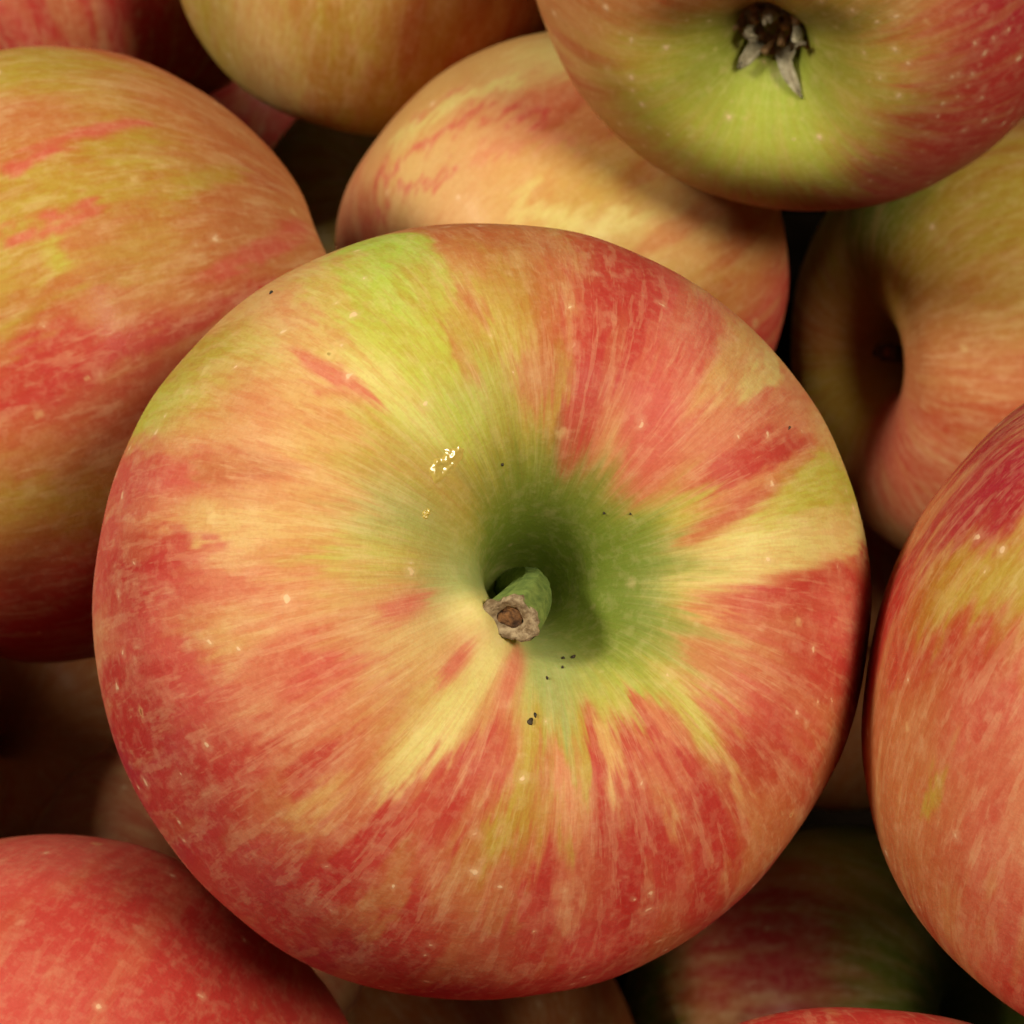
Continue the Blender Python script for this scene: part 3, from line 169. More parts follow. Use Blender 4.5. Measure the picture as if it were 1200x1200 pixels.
 'left': '329 2009 Y 102 134 1;326 2190 Y 102 134 1;323 2371 O 102 134 1;318 2567 O 102 139 1;308 1939 O 102 134 1;305 2120 O 102 134 1;306 2316 Y 102 136 1;308 2539 O 102 147 1;306 2748 O 102 164 1;296 1869 Y 102 134 1;292 2051 Y 102 134 1;290 2232 Y 102 136 1;289 2455 O 102 159 1;292 2734 O 102 190 1;292 2971 O 102 250 1;284 1813 Y 102 134 1;281 1981 O 102 134 1;278 2162 Y 102 134 1;276 2371 O 102 152 1;273 2609 O 102 199 1;271 2915 O 102 377 1;275 1744 Y 102 134 1;271 1925 O 102 134 1;267 2092 O 102 134 1;265 2288 O 102 142 1;264 2455 O 102 162 1;264 1688 R 102 134 1;261 1855 R 102 134 1;261 2051 R 102 134 1;260 2176 O 102 134 1;255 1632 O 102 134 1;251 1786 O 102 134 1;250 1911 O 102 134 1;244 1548 Y 102 134 1;241 1716 Y 102 134 1;231 1479 O 102 134 1;229 1632 R 102 134 1;214 1395 R 102 134 1;212 1521 R 102 134 1;262 1646 R 16 28 3;263 1660 R 16 28 3;263 1674 R 16 28 3;263 1688 R 16 28 3;263 1716 R 16 28 3;263 1730 R 16 28 3;263 1744 R 16 28 3;263 1758 R 16 28 3;263 1786 R 16 28 3;263 1800 R 16 28 3;263 1813 R 16 28 3;263 1827 R 16 28 3;263 1855 R 16 28 3;263 1869 R 16 28 3;263 1883 R 16 28 3;264 1897 R 16 28 3;264 1925 R 16 28 3;264 1939 R 16 28 3;264 1939 R 16 28 3;264 1953 R 16 28 3;264 1967 R 16 28 3;264 1981 R 16 28 3;264 2009 R 16 28 3;264 2023 R 16 28 3;264 2037 R 16 28 3;264 2051 R 16 28 3;265 2078 R 16 28 3;265 2092 R 16 28 3;265 2106 R 16 28 3;265 2134 R 16 28 3;265 2148 R 16 28 3;265 2162 R 16 28 3;265 2190 R 16 28 3;265 2204 R 16 28 3;266 2218 R 16 29 3;266 2246 R 16 29 3;266 2260 R 16 29 3;266 2260 R 16 29 3;266 2274 R 16 30 3;266 2302 R 16 30 3;266 2316 R 16 30 3;266 2344 R 16 31 3;266 2357 R 16 31 3;267 2385 R 16 32 3;267 2399 R 16 33 3;267 2427 R 16 33 3;267 2441 R 16 34 3;267 2469 R 16 35 3;267 2497 R 16 36 3;267 2511 R 16 37 3;267 1674 R 12 22 3;267 1688 R 12 22 3;267 1702 R 12 22 3;267 1716 R 12 22 3;267 1716 R 12 22 3;267 1730 R 12 22 3;267 1744 R 12 22 3;267 1758 R 12 22 3;267 1772 R 12 22 3;267 1786 R 12 22 3;267 1800 R 12 22 3;267 1813 R 12 22 3;267 1827 R 12 22 3;267 1841 R 12 22 3;267 1855 R 12 22 3;267 1869 R 12 22 3;268 1883 R 12 22 3;268 1897 R 12 22 3;260 1911 O 14 25 3;260 1925 O 14 25 3;261 1939 O 14 25 3;261 1953 O 14 25 3;261 1967 O 14 25 3;261 1981 O 14 25 3;261 1995 O 14 25 3;261 2009 O 14 25 3;261 2037 O 14 25 3;261 2051 O 14 25 3;261 2065 O 14 25 3;261 2078 O 14 25 3;261 2092 O 14 25 3;261 2106 O 14 25 3;261 2120 O 14 25 3;261 2134 O 14 25 3;261 2162 O 14 25 3;261 2176 O 14 25 3;261 2190 O 14 25 3;302 2065 Y 22 39 3;302 2092 Y 22 39 3;301 2120 Y 22 39 3;301 2134 Y 22 39 3;301 2162 Y 22 39 3;301 2190 Y 22 39 3;301 2218 Y 22 39 3;301 2246 Y 22 39 3;301 2274 Y 22 40 3;301 2288 Y 22 40 3;286 1883 V 16 28 3;284 1897 V 16 28 3;283 1897 V 16 28 3;282 1897 V 16 28 3;281 1911 V 16 28 3;280 1911 V 16 28 3;301 1869 P 14 25 3;301 1883 P 14 25 3;301 1897 P 14 25 3;301 1925 P 14 25 3;301 1939 P 14 25 3;301 1953 P 14 25 3;301 1967 P 14 25 3;302 1981 P 14 25 3;302 1995 P 14 25 3;302 2009 P 14 25 3;303 2037 P 14 25 3;303 2051 P 14 25 3;303 2065 P 14 25 3;303 2078 P 14 25 3;304 2092 P 14 25 3;304 2106 P 14 25 3;305 2134 P 14 25 3;305 2148 P 14 25 3;305 2148 P 14 25 3;306 2162 P 14 25 3;306 2176 P 14 25 3;306 2204 P 14 25 3;307 2218 P 14 25 3;307 2232 P 14 25 3;308 2260 P 14 25 3;308 2274 P 14 25 3;309 2288 P 14 25 3;310 2316 P 14 25 3;311 2330 P 14 25 3;288 2190 Y 19 34 3;289 2218 Y 19 34 3;289 2246 Y 19 34 3;289 2260 Y 19 35 3;290 2288 Y 19 35 3;290 2316 Y 19 36 3;291 2344 Y 19 36 3;292 2371 Y 19 37 3;292 2385 Y 19 37 3;293 2413 Y 19 38 3;294 2455 Y 19 39 3;295 2483 Y 19 40 3;296 2511 Y 19 40 3;297 2539 Y 19 41 3;298 2581 Y 19 40 3;299 2609 Y 19 41 3;301 2636 Y 19 41 3;285 1953 O 22 39 3;285 1967 O 22 39 3;285 1995 O 22 39 3;286 2023 O 22 39 3;286 2051 O 22 39 3;286 2078 O 22 39 3;287 2106 O 22 39 3;287 2134 O 22 39 3;287 2162 O 22 39 3;288 2190 O 22 39 3;288 2218 O 22 40 3;289 2246 O 22 40 3;289 2274 O 22 41 3;290 2302 O 22 41 3;288 1813 P 12 22 3;289 1813 P 12 22 3;289 1827 P 12 22 3;289 1841 P 12 22 3;289 1855 P 12 22 3;289 1869 P 12 22 3;289 1883 P 12 22 3;289 1897 P 12 22 3;289 1911 P 12 22 3;289 1925 P 12 22 3;289 1939 P 12 22 3;289 1953 P 12 22 3;289 1967 P 12 22 3;289 1981 P 12 22 3;290 1995 P 12 22 3;290 2009 P 12 22 3;290 2023 P 12 22 3;290 2037 P 12 22 3;271 2330 P 12 25 3;272 2357 P 12 25 3;272 2371 P 12 26 3;272 2385 P 12 26 3;272 2399 P 12 26 3;272 2427 P 12 27 3;273 2441 P 12 27 3;273 2455 P 12 28 3;273 2483 P 12 29 3;273 2497 P 12 29 3;274 2525 P 12 30 3;274 2539 P 12 31 3;274 2553 P 12 31 3;274 2581 P 12 32 3;275 2609 P 12 33 3;275 2623 P 12 34 3;275 2650 P 12 35 3;276 2678 P 12 36 3;276 2706 P 12 37 3;277 2720 P 12 37 3;278 2748 P 12 39 3;279 2776 P 12 40 3;279 2818 P 12 43 3;280 2846 P 12 45 3;281 2888 P 12 48 3;283 2929 P 12 50 3;273 1744 Y 12 22 3;273 1758 Y 12 22 3;273 1772 Y 12 22 3;273 1786 Y 12 22 3;273 1800 Y 12 22 3;273 1800 Y 12 22 3;274 1813 Y 12 22 3;274 1827 Y 12 22 3;274 1841 Y 12 22 3;274 1855 Y 12 22 3;274 1869 Y 12 22 3;274 1883 Y 12 22 3;274 1897 Y 12 22 3;274 1911 Y 12 22 3;274 1925 Y 12 22 3;274 1939 Y 12 22 3;275 1953 Y 12 22 3;275 1967 Y 12 22 3;275 1981 Y 12 22 3;275 1995 Y 12 22 3;275 2009 Y 12 22 3;275 2023 Y 12 22 3;275 2037 Y 12 22 3;275 2051 Y 12 22 3;275 2065 Y 12 22 3;276 2078 Y 12 22 3',
 'mid': '245 1940 T 139 200 1;261 1812 C 139 201 1;243 2297 T 139 187 1;233 2639 T 139 181 1;249 2397 T 139 181 1;265 2240 S 139 181 1;278 2069 S 139 181 1;287 1855 O 139 191 1;225 2711 S 139 181 1;262 2625 C 139 181 1;279 2411 T 139 181 1;292 2240 T 139 181 1;298 2026 Y 139 181 1;307 1798 T 139 194 1;224 2825 S 139 181 1;269 2725 S 139 181 1;292 2397 T 139 181 1;311 2154 Y 139 181 1;316 1955 T 139 187 1;312 1840 T 139 189 1;326 1626 T 139 221 1;332 1370 O 139 297 1;339 1726 Y 139 207 1;350 1469 P 139 245 1;358 1512 R 139 235 1;333 1527 O 139 239 1;235 2597 P 8 15 3;236 2597 P 8 15 3;237 2597 P 8 15 3;239 2582 P 8 15 3;240 2582 P 8 15 3;240 2582 P 8 15 3;241 2568 P 8 15 3;242 2568 P 8 15 3;243 2554 P 8 15 3;243 2554 P 8 15 3;244 2540 P 8 15 3;244 2540 P 8 15 3;245 2540 P 8 15 3;246 2525 P 8 15 3;246 2525 P 8 15 3;247 2511 P 8 15 3;247 2511 P 8 15 3;248 2497 P 8 15 3;249 2482 P 8 15 3;249 2482 P 8 15 3;250 2468 P 8 15 3;250 2468 P 8 15 3;251 2454 P 8 15 3;251 2454 P 8 15 3;252 2440 P 8 15 3;252 2440 P 8 15 3;252 2440 P 8 15 3;253 2425 P 8 15 3;253 2425 P 8 15 3;254 2411 P 8 15 3;255 2411 P 8 15 3;255 2397 P 8 15 3;256 2397 P 8 15 3;257 2383 P 8 15 3;257 2383 P 8 15 3;258 2368 P 8 15 3;258 2368 P 8 15 3;259 2354 P 8 15 3;259 2354 P 8 15 3;260 2340 P 8 15 3;260 2326 P 8 15 3;261 2326 P 8 15 3;261 2311 P 8 15 3;261 2311 P 8 15 3;261 2297 P 8 15 3;261 2297 P 8 15 3;262 2283 P 8 15 3;262 2283 P 8 15 3;262 2268 P 8 15 3;263 2254 P 8 15 3;263 2254 P 8 15 3;263 2254 P 8 15 3;264 2254 P 8 15 3;265 2240 P 8 15 3;265 2240 P 8 15 3;266 2226 P 8 15 3;266 2226 P 8 15 3;267 2211 P 8 15 3;267 2211 P 8 15 3;268 2197 P 8 15 3;268 2197 P 8 15 3;269 2197 P 8 15 3;269 2183 P 8 15 3;270 2183 P 8 15 3;270 2169 P 8 15 3;271 2169 P 8 15 3;271 2169 P 8 15 3;272 2154 P 8 15 3;272 2154 P 8 15 3;273 2140 P 8 15 3;273 2140 P 8 15 3;273 2126 P 8 15 3;274 2126 P 8 15 3;274 2112 P 8 15 3;275 2112 P 8 15 3;275 2097 P 8 15 3;275 2097 P 8 15 3;276 2083 P 8 15 3;276 2083 P 8 15 3;277 2069 P 8 15 3;277 2069 P 8 15 3;278 2054 P 8 15 3;278 2054 P 8 15 3;278 2040 P 8 15 3;279 2040 P 8 15 3;279 2026 P 8 15 3;279 2026 P 8 15 3;226 2754 P 6 11 3;227 2754 P 6 11 3;228 2754 P 6 11 3;230 2754 P 6 11 3;231 2754 P 6 11 3;232 2754 P 6 11 3;234 2754 P 6 11 3;235 2739 P 6 11 3;236 2739 P 6 11 3;238 2739 P 6 11 3;239 2739 P 6 11 3;240 2739 P 6 11 3;241 2739 P 6 11 3;242 2725 P 6 11 3;243 2725 P 6 11 3;243 2725 P 6 11 3;244 2725 P 6 11 3;245 2711 P 6 11 3;246 2711 P 6 11 3;247 2711 P 6 11 3;248 2711 P 6 11 3;249 2696 P 6 11 3;250 2696 P 6 11 3;250 2682 P 6 11 3;251 2682 P 6 11 3;252 2682 P 6 11 3;252 2668 P 6 11 3;253 2668 P 6 11 3;254 2668 P 6 11 3;255 2654 P 6 11 3;255 2654 P 6 11 3;256 2639 P 6 11 3;257 2639 P 6 11 3;257 2625 P 6 11 3;257 2625 P 6 11 3;258 2625 P 6 11 3;258 2611 P 6 11 3;259 2611 P 6 11 3;260 2611 P 6 11 3;260 2597 P 6 11 3;261 2597 P 6 11 3;261 2582 P 6 11 3;261 2582 P 6 11 3;261 2582 P 6 11 3;262 2568 P 6 11 3;262 2568 P 6 11 3;263 2554 P 6 11 3;263 2554 P 6 11 3;264 2554 P 6 11 3;264 2540 P 6 11 3;265 2540 P 6 11 3;265 2525 P 6 11 3;266 2525 P 6 11 3;266 2511 P 6 11 3;266 2511 P 6 11 3;267 2497 P 6 11 3;267 2497 P 6 11 3;267 2482 P 6 11 3;268 2482 P 6 11 3;268 2468 P 6 11 3;269 2468 P 6 11 3;271 2368 S 11 19 3;272 2368 S 11 19 3;273 2354 S 11 19 3;273 2354 S 11 19 3;274 2340 S 11 19 3;274 2340 S 11 19 3;275 2326 S 11 19 3;275 2311 S 11 19 3;276 2297 S 11 19 3;276 2297 S 11 19 3;277 2283 S 11 19 3;277 2268 S 11 19 3;278 2268 S 11 19 3;278 2254 S 11 19 3;279 2240 S 11 19 3;279 2240 S 11 19 3;279 2226 S 11 19 3;279 2211 S 11 19 3;279 2197 S 11 19 3;279 2197 S 11 19 3;280 2197 S 11 19 3;280 2183 S 11 19 3;281 2169 S 11 19 3;281 2169 S 11 19 3;282 2154 S 11 19 3;282 2140 S 11 19 3;283 2126 S 11 19 3;283 2126 S 11 19 3;284 2112 S 11 19 3;284 2112 S 11 19 3;284 2097 S 11 19 3;285 2083 S 11 19 3;285 2083 S 11 19 3;285 2069 S 11 19 3;286 2054 S 11 19 3;286 2054 S 11 19 3;287 2040 S 11 19 3;287 2026 S 11 19 3;235 2425 C 15 27 3;236 2411 C 15 27 3;238 2411 C 15 27 3;239 2397 C 15 27 3;241 2397 C 15 27 3;242 2383 C 15 27 3;243 2368 C 15 27 3;243 2354 C 15 27 3;244 2354 C 15 27 3;245 2340 C 15 27 3;246 2326 C 15 27 3;247 2311 C 15 27 3;247 2297 C 15 27 3;248 2283 C 15 27 3;249 2268 C 15 27 3;250 2254 C 15 27 3;250 2254 C 15 27 3;251 2240 C 15 27 3;252 2226 C 15 27 3;253 2226 C 15 27 3;254 2211 C 15 27 3;255 2197 C 15 27 3;256 2183 C 15 27 3;256 2169 C 15 27 3;257 2154 C 15 27 3;258 2140 C 15 27 3;259 2126 C 15 27 3;260 2112 C 15 27 3;260 2112 C 15 27 3;261 2097 C 15 27 3;261 2069 C 15 27 3;261 2069 C 15 27 3;262 2054 C 15 27 3;262 2040 C 15 27 3;263 2026 C 15 27 3;240 2326 S 11 20 3;241 2311 S 11 20 3;241 2311 S 11 20 3;242 2297 S 11 20 3;243 2297 S 11 20 3;243 2283 S 11 20 3;243 2268 S 11 20 3;244 2268 S 11 20 3;245 2254 S 11 20 3;245 2240 S 11 20 3;246 2240 S 11 20 3;246 2226 S 11 20 3;247 2211 S 11 20 3;247 2211 S 11 20 3;248 2197 S 11 20 3;248 2183 S 11 20 3;249 2183 S 11 20 3;249 2169 S 11 20 3;250 2154 S 11 20 3;280 2040 O 17 30 3;281 2026 O 17 30 3;282 2012 O 17 30 3;282 1997 O 17 30 3;283 1983 O 17 30 3;284 1969 O 17 31 3;285 1955 O 17 31 3;285 1940 O 17 31 3;286 1926 O 17 31 3;287 1898 O 17 31 3;287 1883 O 17 32 3;288 1869 O 17 32 3;289 1855 O 17 32 3;289 1840 O 17 32 3;291 2383 C 19 34 3;292 2368 C 19 34 3;293 2368 C 19 34 3;295 2354 C 19 34 3;296 2340 C 19 34 3;297 2326 C 19 34 3;297 2311 C 19 34 3;298 2297 C 19 34 3;299 2283 C 19 34 3;300 2268 C 19 34 3;301 2254 C 19 34 3;302 2240 C 19 34 3;303 2226 C 19 34 3;304 2211 C 19 34 3;305 2197 C 19 34 3;306 2183 C 19 34 3;307 2169 C 19 34 3;307 2169 C 19 34 3;308 2140 C 19 34 3;308 2126 C 19 34 3;309 2112 C 19 34 3;310 2097 C 19 34 3;310 2069 C 19 34 3;311 2054 C 19 35 3;312 2026 C 19 35 3;312 2012 C 19 35 3;313 1997 C 19 35 3;314 1969 C 19 35 3',
 'calyx': '194 2883 O 108 142 1;176 2620 O 108 181 1;164 2620 T 108 216 1;138 2576 O 108 363 1;159 2949 Y 108 152 1;210 3048 O 108 147 1;116 2807 O 108 328 1;100 2752 O 108 425 1;84 2697 P 108 425 1;65 2785 P 108 242 1;40 2851 P 108 161 1;22 2774 R 108 151 1;7 2631 R 108 147 1;341 2829 P 108 142 1;356 2993 O 108 142 1;325 2993 O 108 153 1;327 2785 O 108 142 1;340 2544 W 108 142 1;1 2533 R 108 153 1;25 2313 R 108 218 1;161 3234 G 108 142 1;0 3212 V 108 166 1;67 3048 V 108 143 1;114 3081 V 108 142 1;79 3223 L 108 142 1;92 3081 L 108 144 1;144 3004 Y 108 153 1;175 3103 Y 108 142 1;146 3136 V 108 142 1;51 3179 L 108 142 1;32 3092 V 108 142 1;79 2949 V 108 186 1;104 2971 V 108 181 1;32 3004 O 108 142 1;16 2927 P 108 142 1;346 2697 R 108 142 1;303 3048 Y 108 226 1;207 3432 O 108 147 1;78 2840 O 108 258 1;129 2719 Y 108 358 1;35 2566 R 108 214 1;357 3114 Y 108 157 1;99 3212 L 66 119 3;78 3136 L 66 119 3;78 3136 L 66 119 3;86 3070 L 66 122 3;190 3223 G 50 93 3;155 3201 G 50 89 3;155 3201 G 50 89 3;136 3212 G 50 89 3;118 3212 G 50 89 3;118 3212 G 50 89 3;97 3223 G 50 89 3;79 3223 G 50 89 3;79 3223 G 50 89 3;57 3223 G 50 89 3;35 3201 G 50 89 3;35 3201 G 50 89 3;355 3169 G 50 107 3;355 3169 G 50 107 3;321 3136 G 50 141 3;174 3125 V 66 119 3;151 3114 V 66 119 3;130 3081 V 66 119 3;130 3081 V 66 119 3;115 3070 V 66 119 3;101 3037 V 66 126 3;89 2982 V 66 147 3;89 2982 V 66 147 3;75 3015 V 66 129 3;59 3026 V 66 119 3;59 3026 V 66 119 3;40 3059 V 66 119 3;18 3037 V 66 119 3;18 3037 V 66 119 3;357 3048 V 66 123 3;338 3026 V 66 129 3;133 3190 L 73 131 3;94 3136 L 73 131 3;94 3136 L 73 131 3;64 3103 L 73 131 3;64 3103 L 73 131 3;32 3147 L 73 131 3',
 'hollow': '26 885 V 138 210 1;31 1027 V 138 250 1;357 842 G 138 180 1;337 913 G 138 180 1;310 1170 Y 138 180 1;314 1370 Y 138 180 1;292 1156 Y 138 180 1;307 942 Y 138 180 1;317 770 Y 138 211 1;285 756 O 138 317 1;274 1056 O 138 180 1;267 1227 S 138 180 1;256 856 O 138 229 1;251 1056 O 138 180 1;224 827 P 138 192 1;223 956 O 138 180 1;49 685 O 138 217 1;45 799 O 138 232 1;107 671 Y 138 236 1;20 399 G 138 186 1;25 556 O 138 180 1;283 1255 Y 138 180 1;285 999 O 138 180 1',
 'right': '169 1311 W 82 108 1;176 1426 W 82 108 1;179 1551 W 82 108 1;190 1403 W 82 108 1;197 1471 S 82 108 1;181 1688 O 82 108 1;195 1608 Y 82 108 1;202 1505 Y 82 108 1;206 1585 Y 82 108 1;194 1733 Y 82 108 1;189 1870 R 82 113 1;186 2019 O 82 117 1;200 1802 O 82 109 1;207 1699 P 82 108 1;200 2007 O 82 117 1;210 1882 P 82 110 1;216 1779 P 82 108 1;198 2178 O 82 123 1;210 2053 O 82 119 1;219 1950 S 82 113 1;210 2269 O 82 136 1;221 2155 P 82 126 1;226 2087 S 82 120 1;219 2406 O 82 164 1;227 2361 P 82 169 1;226 2646 O 82 279 1;234 2566 P 82 256 1;212 1403 O 82 108 1;226 1688 S 82 108 1;236 2019 O 82 115 1;244 2418 P 82 188 1;169 1688 R 82 113 1;172 1859 R 82 114 1;176 1984 R 82 116 1;191 1768 Y 38 68 3;194 1699 Y 38 68 3;196 1631 Y 38 68 3;196 1631 Y 38 68 3;200 1585 Y 38 68 3;202 1540 Y 38 68 3;206 1494 Y 38 68 3;201 1654 Y 28 50 3;203 1619 Y 28 50 3;206 1597 Y 28 50 3;208 1562 Y 28 50 3;170 1300 W 45 81 3;174 1346 W 45 81 3;176 1403 W 45 81 3;176 1460 W 45 81 3;176 1460 W 45 81 3;176 1517 W 45 81 3;176 1574 W 45 82 3;176 1631 W 45 83 3;184 1323 W 38 68 3;186 1368 W 38 68 3;187 1414 W 38 68 3;187 1471 W 38 68 3;187 1471 W 38 68 3;186 1517 W 38 68 3;185 1574 W 38 68 3;195 1391 W 30 54 3;194 1437 W 30 54 3;194 1471 W 30 54 3;182 1745 R 18 32 3;182 1768 R 18 32 3;182 1802 R 18 33 3;182 1825 R 18 33 3;181 1847 R 18 33 3;181 1882 R 18 33 3;190 1893 R 25 48 3;194 1847 R 25 47 3;196 1813 R 25 46 3;199 1779 R 25 46 3;200 1745 R 25 45 3;200 1745 R 25 45 3;203 1722 R 25 45 3;206 1699 R 25 45 3;208 1676 R 25 45 3;210 2030 Y 10 20 3;210 2053 Y 10 20 3;210 2064 Y 10 20 3;210 2076 Y 10 20 3;210 2087 Y 10 20 3;210 2110 Y 10 20 3;210 2121 Y 10 21 3;210 2133 Y 10 21 3;210 2155 Y 10 21 3;210 2167 Y 10 21 3;210 2178 Y 10 21 3;210 2201 Y 10 22 3;190 2041 O 13 25 3;191 2053 O 13 25 3;191 2064 O 13 25 3;192 2076 O 13 25 3;193 2087 O 13 25 3;194 2087 O 13 25 3;194 2098 O 13 25 3;195 2110 O 13 25 3;196 2121 O 13 25 3;196 2133 O 13 26 3;197 2144 O 13 26 3;198 2155 O 13 26 3;198 2167 O 13 26 3;199 2178 O 13 26 3;200 2190 O 13 26 3;200 2201 O 13 26 3;200 2212 O 13 26 3;201 2224 O 13 27 3;202 2235 O 13 27 3;202 2235 O 13 27 3;202 2247 O 13 27 3;203 2258 O 13 27 3;203 2269 O 13 28 3;205 2269 O 13 28 3;205 2281 O 13 28 3;206 2292 O 13 28 3;206 2304 O 13 29 3;207 2315 O 13 29 3;208 2326 O 13 30 3;208 2338 O 13 30 3;208 2349 O 13 30 3;209 2361 O 13 31 3;210 2372 O 13 31 3;210 2395 O 13 32 3;211 2406 O 13 32 3',
 'lowleft': '96 2174 P 90 190 1;84 2220 P 90 212 1;75 2243 R 90 220 1;87 1899 R 90 142 1;78 1991 R 90 159 1;70 2128 R 90 187 1;57 2128 R 90 185 1;82 1693 P 90 122 1;76 1808 P 90 133 1;68 1877 R 90 141 1;57 1899 R 90 145 1;48 2105 R 90 174 1;82 2037 R 90 166 1;81 1602 P 90 118 1;68 1739 P 90 126 1',
 'red_back': '262 2288 P 131 172 1;273 2380 R 131 172 1;290 2426 R 131 177 1;310 2586 R 131 194 1;285 2334 R 131 172 1',
 'yellow_back': '222 2220 Y 151 232 1;243 2037 T 151 224 1;261 2060 Y 151 234 1;282 1899 O 151 216 1;306 1854 O 151 207 1;249 2403 T 151 321 1;273 2334 Y 151 307 1;291 2128 Y 151 240 1;236 2288 T 151 261 1;262 1877 Y 151 211 1',
 'dark_right': '142 1556 R 136 199 1;129 1419 Y 136 196 1;122 1236 G 136 184 1;156 1327 W 136 178 1;148 1007 G 136 178 1;120 984 G 136 178 1;162 1442 R 136 184 1;142 1213 Y 136 178 1;159 778 G 136 217 1',
 'sliver': '99 2540 R 76 298 1;86 2472 R 76 252 1;69 2517 R 76 195 1',
}
# --- END PAINT

SRGB = dict(R=(194, 62, 56), P=(214, 98, 86), O=(200, 126, 76), S=(222, 146, 106), T=(222, 176, 108), Y=(192, 166, 64), C=(230, 218, 136),
            V=(198, 204, 80), G=(116, 134, 46), M=(164, 176, 104), W=(178, 42, 62), L=(188, 216, 86))
def lin(c):
    c = np.array(c, float) / 255
    return np.where(c < .04045, c / 12.92, ((c + .055) / 1.055) ** 2.4)
SKIN_GAIN = 0.86
COL = {k: lin(v) * SKIN_GAIN for k, v in SRGB.items()}

def skin_colours(key, spec, V, T, S, rho, s):
    """the skin's own colour at each vertex: patches and streaks laid out by longitude and meridian length"""
    nlt, nlv = 420, 260
    lt = np.arange(nlt) / nlt * 2 * math.pi; ls = np.linspace(0, s[-1], nlv); lr = np.interp(ls, s, rho)
    acc = np.zeros((nlv, nlt, 3)); wgt = np.full((nlv, nlt), .02)
    d0 = np.sqrt(COL[spec['default']])
    acc += d0 * .02
    for t in PAINT.get(key, '').split(';'):
        if not t: continue
        a, v, c, su, sv, am = t.split()
        a = math.radians(float(a)); v = float(v) / 1000; su = float(su) / 1000; sv = float(sv) / 1000; am = float(am)
        r = float(np.interp(v, s, rho))
        i0 = np.searchsorted(ls, v - 3.3 * sv); i1 = np.searchsorted(ls, v + 3.3 * sv)
        if i1 <= i0: continue
        dt = (lt - a + math.pi) % (2 * math.pi) - math.pi
        du = dt[None, :] * (.5 * (lr[i0:i1] + r))[:, None] / su
        dv = ((ls[i0:i1] - v) / sv)[:, None]
        w = am * np.exp(-.5 * (du * du + dv * dv))
        acc[i0:i1] += w[..., None] * np.sqrt(COL[c]); wgt[i0:i1] += w
    lat = acc / wgt[..., None]
    k = np.array((7.0, 7.0, 2.2))
    q = np.stack((np.cos(T), np.sin(T), S), -1)
    w1 = fbm(q * k, spec['seed'], 4) - .5; w2 = fbm(q * k * .8 + 31.7, spec['seed'] + 3, 3) - .5
    w3 = fbm(np.stack((np.cos(T) * 15, np.sin(T) * 15, S * 5.5), -1) + 5, spec['seed'] + 9, 3) - .5
    w4 = fbm(np.stack((np.cos(T) * 34, np.sin(T) * 34, S * 3.0), -1), spec['seed'] + 13, 2) - .5
    w5 = vnoise(np.stack((np.cos(T) * 52, np.sin(T) * 52, S * 17), -1) + 2, spec['seed'] + 15) - .5
    w6 = vnoise(np.stack((np.cos(T) * 100, np.sin(T) * 100, S * 40), -1) + 6, spec['seed'] + 16) - .5
    fade = np.clip(np.repeat(rho[:, None], T.shape[1], 1) / .45 - .1, .05, 1)
    tt = (T + (w1 * .13 + w3 * .08 + w5 * .05 + w6 * .03) * fade) % (2 * math.pi); ss = np.clip(S + (w2 * .18 + w3 * .14 + w4 * .17 * np.clip(fade * 1.3 - .5, 0, 1) + w5 * .06 + w6 * .04) * fade, 0, s[-1])
    x = tt / (2 * math.pi) * nlt; y = ss / s[-1] * (nlv - 1)
    x0 = np.floor(x).astype(int); y0 = np.floor(y).astype(int).clip(0, nlv - 2); fx = (x - x0)[..., None]; fy = (y - y0)[..., None]
    xa, xb = x0 % nlt, (x0 + 1) % nlt
    c = (lat[y0, xa] * (1 - fx) + lat[y0, xb] * fx) * (1 - fy) + (lat[y0 + 1, xa] * (1 - fx) + lat[y0 + 1, xb] * fx) * fy
    c = c * c
    # broad streaks along the meridians, redder and paler than the ground they lie on
    k = spec.get('streak', 1.0); sd = spec['seed']; m = np.stack((np.cos(T), np.sin(T), S * .24), -1)
    near = np.clip(np.repeat(rho[:, None], T.shape[1], 1) / .35 - .45, 0, 1)
    step = lambda x, lo, hi: (lambda t: t * t * (3 - 2 * t))(np.clip((x - lo) / (hi - lo), 0, 1))
    patch = step(vnoise(V * 2.6 + 9, sd + 40), .30, .62)
    green = np.clip((c[..., 1] / (c[..., 0] + 1e-6) - .62) / .3, 0, 1)
    f1 = (step(fbm(m * 9.0, sd + 50, 4), .50, .66) * patch * .80 * k * near * (1 - .8 * green))[..., None]
    c = c * (1 - f1) + c * np.array((.90, .52, .56)) * f1
    f2 = (step(fbm(m * 15.0 + 4, sd + 60, 4), .52, .68) * .70 * k * near)[..., None]
    c = c * (1 - f2) + (c * .58 + np.array((.70, .42, .15)) * .42 * SKIN_GAIN) * f2
    return c

